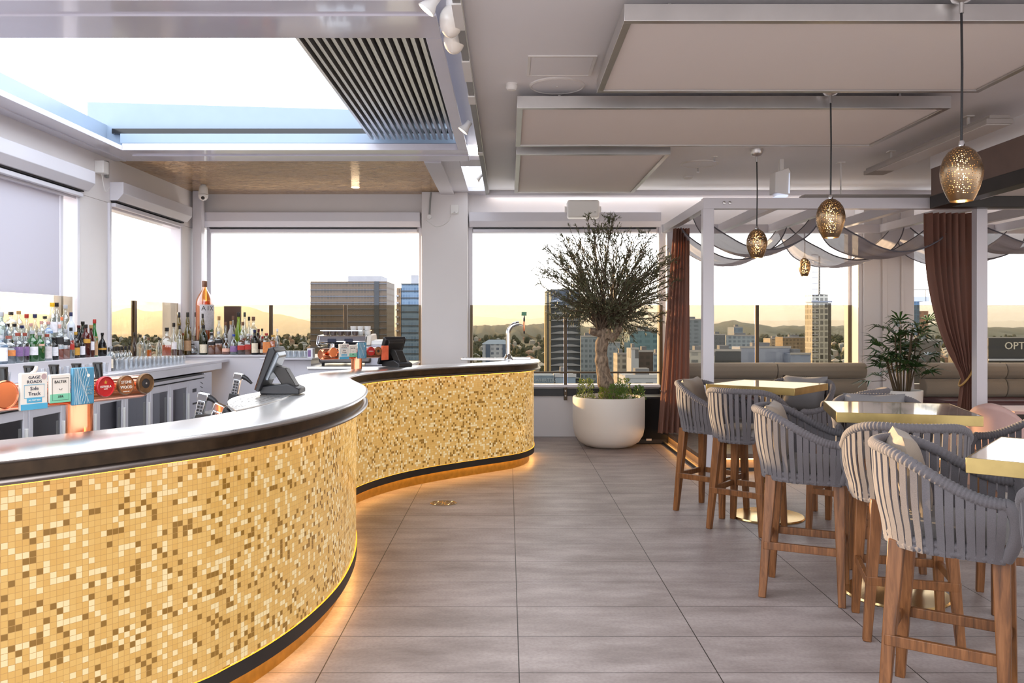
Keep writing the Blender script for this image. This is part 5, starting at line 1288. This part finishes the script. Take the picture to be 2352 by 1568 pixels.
t = thing('side_table', 'small brass drum table on the platform behind the white post', 'table', (2.55, 9.9, .18)); MB().lathe([(.20, 0), (.21, .01), (.21, .42), (.20, .43), (.0001, .43)], 36).build('drum', M['brassleg'], t, 40)
# ------------------------------------------------------------------ the city outside
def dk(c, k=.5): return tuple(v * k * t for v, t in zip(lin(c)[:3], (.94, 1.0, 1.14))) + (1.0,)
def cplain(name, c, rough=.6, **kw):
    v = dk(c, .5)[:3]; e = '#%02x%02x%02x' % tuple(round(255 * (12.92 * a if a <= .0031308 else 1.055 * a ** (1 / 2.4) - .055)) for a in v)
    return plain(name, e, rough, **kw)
def facade(name, wall, glass, wx, wz, fx=.6, fz=.6, rough=.35, lit=.0, axis=0):
    g = G(name); co = g.co('Object'); x = g.n('SeparateXYZ', 0, Vector=co); y = g.n('SeparateXYZ', 1, Vector=co); z = g.n('SeparateXYZ', 2, Vector=co)
    u = g.math('ADD', x, y); wall = dk(wall); glass = dk(glass)
    fu = g.math('FRACT', g.math('DIVIDE', u, wx)); fv = g.math('FRACT', g.math('DIVIDE', z, wz))
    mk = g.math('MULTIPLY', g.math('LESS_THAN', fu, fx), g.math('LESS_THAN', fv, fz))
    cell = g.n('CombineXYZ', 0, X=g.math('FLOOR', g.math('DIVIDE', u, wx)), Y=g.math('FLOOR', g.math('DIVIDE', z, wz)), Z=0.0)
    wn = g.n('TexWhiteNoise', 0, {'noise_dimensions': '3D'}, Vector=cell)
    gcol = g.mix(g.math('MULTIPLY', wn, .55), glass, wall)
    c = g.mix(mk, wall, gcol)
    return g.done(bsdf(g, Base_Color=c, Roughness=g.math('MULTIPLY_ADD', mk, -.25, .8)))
def building(label, x0, x1, yt, d, mat, dep=None, parts=None, zb=-45.0):
    xa, xb = XP(x0, d), XP(x1, d); zt = ZP(yt, d); w = xb - xa; dep = dep or max(10, w)
    t = thing('building', label, 'building', ((xa + xb) / 2, d, zb))
    MB().box(-w / 2, w / 2, 0, dep, 0, zt - zb).build('facade', mat, t)
    return t, w, zt - zb, dep
conc = cplain('pale_concrete', '#cfc8c2', .8, var=.06, scale=.3); rooft = cplain('grey_roof', '#8b8c90', .8, var=.1, scale=.3); whitew = cplain('white_render', '#dfe0e6', .7, var=.04, scale=.2)
dkg = cplain('dark_glazing', '#2c333c', .15, var=.2, scale=.4)
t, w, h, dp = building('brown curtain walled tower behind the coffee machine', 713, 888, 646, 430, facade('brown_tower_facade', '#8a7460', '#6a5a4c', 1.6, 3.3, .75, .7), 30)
MB().box(-w * .02, w * .42, 3, 24, h, h + 3).build('roof_plant', conc, t)
for k in range(22): MB().box(-w / 2 - .15, w / 2 + .15, -.35, 0, h - 1 - k * 3.3 - .35, h - 1 - k * 3.3).build('floor_band', rooft, t)
MB().box(w * .34, w * .40, -.5, 0, 0, h).build('shadow_gap', dkg, t)
t, w, h, dp = building('blue glass tower partly hidden by the wide white column', 922, 1005, 651, 380, facade('blue_tower_facade', '#8fa5b8', '#5f7d98', 1.3, 3.2, .8, .8), 22)
MB().box(-w * .25, w * .5, 2, 14, h, h + 4).build('roof_plant', conc, t)
for k in range(22): MB().box(-w / 2 - .3, w / 2 + .3, -.5, 0, h - k * 3.2 - .35, h - k * 3.2).build('floor_band', dkg, t)
MB().box(-w / 2 - 2.2, -w / 2 - .2, 0, 8, 0, h - 2).build('side_wing', facade('wing_facade', '#b08e6c', '#5e4a3a', 1.2, 3.2, .5, .6), t)
for k in range(16): MB().box(-w / 2 - 2.6, -w / 2 - 1.2, -1, 3, h - 6 - k * 3.2, h - 5.3 - k * 3.2).build('balcony', conc, t)
t, w, h, dp = building('dark apartment tower with white scalloped balconies behind the olive tree', 1265, 1333, 664, 400, facade('dark_tower_facade', '#39424c', '#232a33', 1.5, 3.1, .7, .8), 18)
for k in range(20):
    z = h - 6 - k * 3.1
    MB().prof_x([(0, z), (-.3, z), (-.3, z + .5), (0, z + .5)], -w / 2, w / 2).prism([], 0, 0) if False else MB().add([(-w / 2, -.6, z), (w / 2, -.6, z), (w / 2, -.6, z + .35), (w * .22, -1.4, z + 1.2), (-w * .18, -1.4, z + 1.2), (-w / 2, -.6, z + .35), (-w / 2, 0, z), (w / 2, 0, z), (w / 2, 0, z + .35), (w * .22, 0, z + 1.2), (-w * .18, 0, z + 1.2), (-w / 2, 0, z + .35)],
        [(0, 1, 2, 3, 4, 5), (11, 10, 9, 8, 7, 6)] + [(i, (i + 1) % 6 + 0, 6 + (i + 1) % 6, 6 + i) for i in range(6)]).build('balcony', whitew, t)
for x in (-w / 2 - 2.8, -w / 2 - .9): MB().box(x, x + 1.0, -.3, 8, 0, h - 1).build('side_fin', cplain('golden_brick', '#c9ab78', .7, var=.25, scale=1.0), t)
MB().box(-w / 2 - 1.8, -w / 2 - .9, .6, 8, 0, h).build('recess', dkg, t)
t, w, h, dp = building('slim framed apartment tower with a crane on its roof, right of the small lamp', 1866, 1902, 676, 480, facade('framed_tower_facade', '#d7cdb8', '#4a443c', 2.6, 3.3, .68, .72), 12)
MB().box(w / 2 - .1, w / 2 + 2.6, 2, 12, 0, h - 5).build('side_wall', cplain('bronze_cladding', '#574c3e', .5), t); MB().box(-w / 2 - .8, w / 2 + 2.2, -.8, 10, h - 4.6, h - 3.8).build('roof_slab', rooft, t)
for k in range(26): MB().box(-w / 2 - .5, -w / 2 + 3, -.7, 0, 4 + k * 3.3, 4.5 + k * 3.3).build('balcony', conc, t)
cr = thing('tower_crane', 'thin lattice crane rising above the slim framed tower', 'crane', (XP(1882, 484), 484, ZP(676, 484)))
hc = ZP(588, 484) - ZP(676, 484); m = MB()
for sx in (-.35, .35):
    for sy in (-.35, .35): m.bar((sx, sy, 0), (sx * .6, sy, hc), .24, .24)
for k in range(14): m.bar((-.35, -.35, k * hc / 14), (.35, -.35, (k + 1) * hc / 14), .18, .18); m.bar((-.35, -.35, (k + 1) * hc / 14), (.35, -.35, k * hc / 14), .18, .18)
m.build('mast', cplain('crane_grey', '#5c5b5a', .6), cr); MB().ball((0, -.6, hc * .16), .35, 8, 6).build('hook', M['black'], cr); MB().box(-3.0, 3.5, -.2, .2, 0, .2).build('jib', M['dark'], cr)
OB = [  # x0,x1,ytop,dist,wall,glass,wx,wz,label
    (1575, 1613, 733, 700, '#98a2ac', '#5c6874', 6.0, 3.4, 'grey banded office block left of the white pergola post'),
    (1637, 1666, 768, 650, '#7c7f85', '#4b5058', 3.0, 3.4, 'dark grey office block right of the white pergola post'),
    (1668, 1742, 770, 720, '#b4c0cb', '#6c7d8e', 4.0, 3.4, 'pale blue banded office block behind the brown balustrade post'),
    (1686, 1706, 751, 740, '#8b99a8', '#5b6b7c', 6.0, 4.0, 'narrow blue core tower rising over the banded office block'),
    (1769, 1796, 777, 820, '#cbb79a', '#6d5f50', 4.0, 3.4, 'cream office block, left of the brown one beside the slim tower'),
    (1798, 1862, 774, 780, '#a98f6e', '#6b5a45', 3.4, 3.4, 'brown office block directly left of the slim framed tower'),
    (1584, 1642, 806, 380, '#d8d2c8', '#6f7277', 5.0, 4.0, 'low cream roof building behind the banquette at left'),
    (1640, 1702, 804, 400, '#54565a', '#34373c', 1.2, 12.0, 'low dark ribbed building right of the white pergola post'),
    (1700, 1816, 797, 430, '#b3b9cc', '#9aa2b8', 9.0, 9.0, 'plain lavender grey low building above the middle of the banquette'),
    (1816, 1862, 812, 420, '#aab3c8', '#8f99b0', 8.0, 6.0, 'small pale blue building at the foot of the brown office block'),
    (2100, 2160, 781, 400, '#6a6058', '#3c3835', 1.4, 20.0, 'dark fluted low building behind the palm plant'),
    (1334, 1372, 772, 520, '#a9b3ba', '#64727c', 2.6, 3.2, 'grey apartment block left of the olive trunk'),
    (1393, 1424, 786, 560, '#b9c0c6', '#6f7f8b', 2.6, 3.2, 'pale apartment block right of the olive trunk'),
    (1446, 1516, 758, 500, '#7fa0a8', '#4e7480', 5.0, 3.2, 'teal glazed block behind the right side of the olive crown'),
    (1418, 1441, 812, 420, '#d9cfc0', '#7a746c', 3.0, 3.0, 'cream building with plain wall behind the olive planter'),
    (1450, 1467, 800, 400, '#d6d8de', '#4a4a50', 5.0, 30.0, 'narrow white striped block right of the cream one'),
    (1468, 1500, 806, 420, '#6b5c54', '#3d3530', 3.0, 3.2, 'brown block beside the white striped one'),
    (1500, 1530, 812, 460, '#aebfcc', '#667d90', 3.2, 3.2, 'pale blue block nearest the left curtain'),
    (1437, 1530, 864, 260, '#d9dde6', '#54606e', 3.6, 3.3, 'white apartment block with balconies low behind the planter'),
    (1276, 1322, 862, 250, '#b8cbe0', '#9fb6d0', 12.0, 12.0, 'plain pale blue low building left of the planter'),
]
for x0, x1, yt, d, wl, gl, wx, wz, lab in OB:
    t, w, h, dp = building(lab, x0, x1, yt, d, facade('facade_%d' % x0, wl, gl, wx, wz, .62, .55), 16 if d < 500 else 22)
    MB().box(-w / 2 - .2, w / 2 + .2, -.2, .4, h - .5, h + .5).build('parapet', whitew if d < 300 else conc, t)
    MB().box(-w * .2, w * .15, 5, 10, h, h + 2.2).build('roof_plant', rooft, t)
t, w, h, dp = building('blue topped tower with orange sunlit flank right of the wide column', 2084, 2112, 692, 520, facade('ht_facade', '#5f7f9a', '#3b5168', 2.2, 3.3, .8, .8), 12)
MB().box(w / 2, w / 2 + 6, 1, 12, 0, h - 6).build('side_wing', facade('ht_side', '#c08a62', '#8a6048', 4.0, 3.3, .6, .4), t); MB().box(-w / 2, w / 2 + 6, 0, 10, h, h + 3).build('crown', whitew, t)
m = MB().box(-w / 2, w / 2 + 7, -.2, .1, h + 7, h + 7.4)
for x in (-w / 2 + .5, 0, w / 2 + 4): m.box(x - .12, x + .12, -.1, .1, h, h + 7.2)
m.build('roof_frame', M['dark'], t)
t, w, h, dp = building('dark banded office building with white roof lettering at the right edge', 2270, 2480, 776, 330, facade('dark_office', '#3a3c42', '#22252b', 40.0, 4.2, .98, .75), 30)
text('OPTUS', 4.2, 'lettering', emit('sign_white', '#ffffff', .9), t, (XP(2352 - 8, 330) - (XP(2270, 330) + XP(2480, 330)) / 2, -.15, h - 3.2), depth=.1)
for k in range(3): MB().box(-w / 2, w / 2, -.4, 0, h - 9 - k * 4.2, h - 8.3 - k * 4.2).build('floor_band', whitew, t)
t, w, h, dp = building('blue grey market hall with large faint lettering beside the bar end', 1200, 1272, 862, 240, cplain('blue_hall_wall', '#7f93a8', .7, var=.15, scale=.5), 20)
text('McWHIRTERS', 1.35, 'lettering', cplain('sign_grey', '#c6d2dd', .6), t, (1.4, -.1, h - 1.4), depth=.05)
t = thing('building', 'white and blue apartment house with hipped roof among the trees left of the chrome font', 'building', (XP(1140, 620), 620, -45)); w = 21; hb = ZP(790, 620) + 45
MB().box(-w / 2, w / 2, 0, 14, 0, hb).build('facade', facade('blue_flats', '#d5dae4', '#5c6b85', 4.0, 3.4, .5, .5), t)
MB().add([(-w / 2 - .6, -.6, hb), (w / 2 + .6, -.6, hb), (w / 2 + .6, 14.6, hb), (-w / 2 - .6, 14.6, hb), (-w * .28, 7, hb + 3.2), (w * .28, 7, hb + 3.2)], [(0, 1, 5, 4), (1, 2, 5), (2, 3, 4, 5), (3, 0, 4), (3, 2, 1, 0)]).build('roof', cplain('blue_grey_roof', '#8fa2b8', .6), t)
for x in (-w * .3, w * .3): MB().box(x - 1.6, x + 1.6, -.8, 0, 0, hb).build('bay', cplain('slate_blue', '#5d6f8e', .6), t)
# ground, suburb and hills
g = G('suburb_ground'); co = g.co('Object')
n1 = g.n('TexNoise', 0, Vector=co, Scale=.012, Detail=6.0); n2 = g.n('TexNoise', 0, Vector=co, Scale=.12, Detail=3.0)
cg = g.ramp(n1, [(.35, '#2c3223'), (.5, '#3e3f2d'), (.62, '#534d3d')]); cg = g.mix(g.math('GREATER_THAN', n2, .66), cg, '#78726b')
gm = g.done(bsdf(g, Base_Color=cg, Roughness=.95))
struct(MB().box(-9000, 9000, 60, 12000, -50, -45).build('ground', gm, smooth=0))
rc = random.Random(5)
def blob(m, c, r, hh):
    pr = [(.25, 0), (.8, .25), (1, .5), (.8, .8), (.4, .97), (.001, 1.0)]; n = 6; a0 = rc.random() * 6; vs = []; fs = []
    for q, z in pr:
        for i in range(n): a = a0 + i * 2 * math.pi / n; k = rc.uniform(.75, 1.2); vs.append((c[0] + r * q * k * math.cos(a), c[1] + r * q * k * math.sin(a), c[2] + hh * z))
    for j_ in range(len(pr) - 1):
        for i in range(n): fs.append((j_ * n + i, j_ * n + (i + 1) % n, (j_ + 1) * n + (i + 1) % n, (j_ + 1) * n + i))
    m.add(vs, fs)
m = MB()
for k in range(1900):
    d = 480 * (2600 / 480) ** (rc.random() ** .8); x = rc.uniform(-.68, .72) * d
    if d < 560 and rc.random() < .5: continue
    for q in range(3): blob(m, (x + rc.uniform(-5, 5), d + rc.uniform(-5, 5), -45.2), rc.uniform(1.6, 4.0) * (1 + d / 2400), rc.uniform(5, 12) * (1 + d / 4000))
gt = G('tree_canopy'); cot = gt.co('Object'); nt = gt.n('TexNoise', 0, Vector=cot, Scale=.35, Detail=5.0)
o = m.build('treetops', gt.done(bsdf(gt, Base_Color=gt.ramp(nt, [(.35, '#1b2114'), (.5, '#2a301c'), (.68, '#413d26')]), Roughness=.95)), smooth=0); tag(o, 'dark green treetops spread over the suburbs to the hills', 'trees', kind='stuff')
m = MB()
for k in range(900):
    d = 520 * (2400 / 520) ** rc.random(); x = rc.uniform(-.66, .7) * d; w = rc.uniform(6, 14); dd = rc.uniform(6, 10); hh = rc.uniform(7, 12)
    m.box(x - w / 2, x + w / 2, d, d + dd, -45, -45 + hh); m.add([(x - w / 2, d - .4, -45 + hh), (x + w / 2, d - .4, -45 + hh), (x + w / 2, d + dd, -45 + hh), (x - w / 2, d + dd, -45 + hh), (x, d + dd / 2, -45 + hh + 3)], [(0, 1, 4), (1, 2, 4), (2, 3, 4), (3, 0, 4)])
gh = G('house_tones'); coh = gh.co('Object'); wh = gh.n('TexNoise', 0, Vector=coh, Scale=.03, Detail=1.0)
o = m.build('suburb_houses', gh.done(bsdf(gh, Base_Color=gh.ramp(wh, [(.35, '#6f757b'), (.5, '#918d88'), (.62, '#785c4c')]), Roughness=.8)), smooth=0); tag(o, 'tiny pale houses scattered between the treetops', 'houses', kind='stuff')
def ridge(label, pts, d, c1, c2, rough=1.0, dep=900):
    t_ = []; n = 220; x0, x1 = pts[0][0], pts[-1][0]; r = random.Random(int(d)); ph = [r.uniform(0, 6) for _ in range(6)]
    vs = []; rows = 5
    for i in range(n + 1):
        x = x0 + (x1 - x0) * i / n
        for (a, ya), (b, yb) in zip(pts, pts[1:]):
            if a <= x <= b: t2 = (x - a) / (b - a); t2 = t2 * t2 * (3 - 2 * t2); y = ya + (yb - ya) * t2; break
        y += rough * (1.2 * math.sin(x * .09 + ph[0]) + .8 * math.sin(x * .23 + ph[1]) + .6 * math.sin(x * .61 + ph[2]) + .35 * r.uniform(-1, 1))
        X, Z = XP(x, d), ZP(y, d)
        for k in range(rows):
            f = k / (rows - 1); vs.append((X + 60 * math.sin(i * .3 + k * 2) * (1 - f) * d / 6000, d - dep * (1 - f), -46 + (Z + 46) * f ** 1.4 + (8 * math.sin(i * .5 + k) if 0 < k < rows - 1 else 0)))
        vs.append((X, d + dep, -46))
    R2 = rows + 1
    m = MB().add(vs, [(i * R2 + k, (i + 1) * R2 + k, (i + 1) * R2 + k + 1, i * R2 + k + 1) for i in range(n) for k in range(R2 - 1)])
    g = G('hill_cover'); co = g.co('Object'); nz = g.n('TexNoise', 0, Vector=co, Scale=.02, Detail=6.0)
    o = m.build('hill', g.done(bsdf(g, Base_Color=g.mix(nz, c1, c2), Roughness=1.0)), smooth=80); tag(o, label, 'hill'); return o
ridge('distant mountain range along the whole horizon', [(-700, 700), (200, 712), (470, 716), (700, 732), (1085, 726), (1130, 729), (1200, 733), (1260, 728), (1400, 736), (1650, 737), (1900, 735), (2150, 738), (2800, 732)], 9500, '#3d4a4a', '#4e5a56', .6, 1500)
ridge('nearer wooded hills at the left behind the narrow window', [(-400, 716), (120, 722), (260, 716), (300, 707), (350, 716), (420, 706), (560, 704), (640, 722), (730, 740), (900, 752), (1085, 758)], 4800, '#3c4534', '#4f533c', .6)
ridge('low dark wooded ridge behind the chrome font and olive tree', [(980, 752), (1100, 748), (1160, 745), (1250, 744), (1400, 750), (1560, 752)], 2900, '#27312f', '#39433c', 1.0, 500)
ridge('wooded hill hump right of the white pergola post', [(1500, 757), (1600, 750), (1650, 742), (1685, 735), (1725, 743), (1760, 750), (1860, 747), (2050, 752), (2135, 746), (2165, 741), (2190, 748), (2290, 752), (2600, 748)], 2950, '#27312f', '#39433c', .9, 500)
# evening haze lying over the far valley
hz = G('evening_haze'); vol = hz.t.nodes.new('ShaderNodeVolumeScatter'); vol.inputs['Color'].default_value = (1.0, .95, .88, 1); vol.inputs['Density'].default_value = .0003; vol.inputs['Anisotropy'].default_value = .55
hz.t.links.new(vol.outputs[0], hz.out.inputs['Volume'])
if HAZE:
    o = MB().box(-8800, 8800, 2300, 11500, -44, 150).build('haze', hz.m, smooth=0); tag(o, 'thin golden evening haze in front of the distant hills', 'haze', kind='stuff')

# ------------------------------------------------------------------ light
wd = bpy.data.worlds.new('evening_sky'); SC.world = wd; wd.use_nodes = True; nt = wd.node_tree; nt.nodes.clear()
out = nt.nodes.new('ShaderNodeOutputWorld'); bg = nt.nodes.new('ShaderNodeBackground'); tc = nt.nodes.new('ShaderNodeTexCoord'); sp = nt.nodes.new('ShaderNodeSeparateXYZ'); rp = nt.nodes.new('ShaderNodeValToRGB')
nt.links.new(tc.outputs['Generated'], sp.inputs[0]); nt.links.new(sp.outputs['Z'], rp.inputs[0])
rp2 = nt.nodes.new('ShaderNodeValToRGB'); nt.links.new(sp.outputs['Z'], rp2.inputs[0])
vm = nt.nodes.new('ShaderNodeVectorMath'); vm.operation = 'DOT_PRODUCT'; vm.inputs[1].default_value = (-.70, .70, .14); nt.links.new(tc.outputs['Generated'], vm.inputs[0])
mr = nt.nodes.new('ShaderNodeMapRange'); mr.interpolation_type = 'SMOOTHSTEP'; nt.links.new(vm.outputs['Value'], mr.inputs['Value']); mr.inputs['From Min'].default_value = .0; mr.inputs['From Max'].default_value = 1.0
mx = nt.nodes.new('ShaderNodeMix'); mx.data_type = 'RGBA'; nt.links.new(mr.outputs[0], mx.inputs[0]); nt.links.new(rp2.outputs[0], mx.inputs[6]); nt.links.new(rp.outputs[0], mx.inputs[7]); nt.links.new(mx.outputs[2], bg.inputs['Color'])
for e, (p, c) in zip([rp2.color_ramp.elements[0], rp2.color_ramp.elements[1], rp2.color_ramp.elements.new(.5), rp2.color_ramp.elements.new(.5)],
                     [(0.0, (.66, .65, .66)), (.06, (.78, .80, .84)), (.2, (.88, .93, 1.0)), (.7, (.80, .88, 1.0))]): e.position = p; e.color = c + (1,)
nt.links.new(bg.outputs[0], out.inputs['Surface'])
for e, (p, c) in zip([rp.color_ramp.elements[0], rp.color_ramp.elements[1], rp.color_ramp.elements.new(.5), rp.color_ramp.elements.new(.5)],
                     [(0.0, (.64, .58, .47)), (.06, (.78, .75, .69)), (.2, (.90, .93, .97)), (.7, (.80, .88, 1.0))]): e.position = p; e.color = c + (1,)
bg.inputs['Strength'].default_value = SKY
sl = bpy.data.lights.new('low_sun', 'SUN'); sl.energy = SUN; sl.color = (1.0, .70, .38); sl.angle = math.radians(.9)
so = bpy.data.objects.new('low_sun', sl); COL.objects.link(so); so.rotation_euler = Vector((.70, -.70, -.145)).to_track_quat('-Z', 'Y').to_euler()

# ------------------------------------------------------------------ camera and output look
cam = bpy.data.cameras.new('camera'); cam.sensor_width = 36; cam.lens = F / 2352 * 36; cam.shift_x = 9 / 2352; cam.shift_y = -40 / 2352; cam.clip_end = 30000; cam.clip_start = .05
co_ = bpy.data.objects.new('camera', cam); COL.objects.link(co_); co_.location = (0, 0, H); co_.rotation_euler = (math.pi / 2, 0, 0); SC.camera = co_
SC.view_settings.view_transform = 'Standard'; SC.view_settings.look = 'None'; SC.view_settings.gamma = 1; SC.view_settings.exposure = EXPO; SC.view_settings.use_curve_mapping = False
cy = SC.cycles; cy.max_bounces = 9; cy.diffuse_bounces = 5; cy.glossy_bounces = 4; cy.transmission_bounces = 6; cy.transparent_max_bounces = 24; cy.volume_bounces = 0
cy.caustics_reflective = False; cy.caustics_refractive = False; cy.sample_clamp_indirect = 6; cy.use_denoising = True

# every thing's empty sits at the foot of its parts
bpy.context.view_layer.update()
def desc(o):
    for c in o.children: yield c; yield from desc(c)
for o in list(SC.objects):
    if o.type == 'EMPTY' and o.parent is None and o.location.length < 1e-6 and abs(o.rotation_euler.z) < 1e-6:
        pts = [d.matrix_world @ Vector(b) for d in desc(o) if d.type == 'MESH' for b in d.bound_box]
        if not pts: continue
        lo = Vector([min(p[i] for p in pts) for i in range(3)]); hi = Vector([max(p[i] for p in pts) for i in range(3)])
        dl = Vector(((lo.x + hi.x) / 2, (lo.y + hi.y) / 2, lo.z)); o.location = dl
        for c in o.children: c.location = c.location - dl
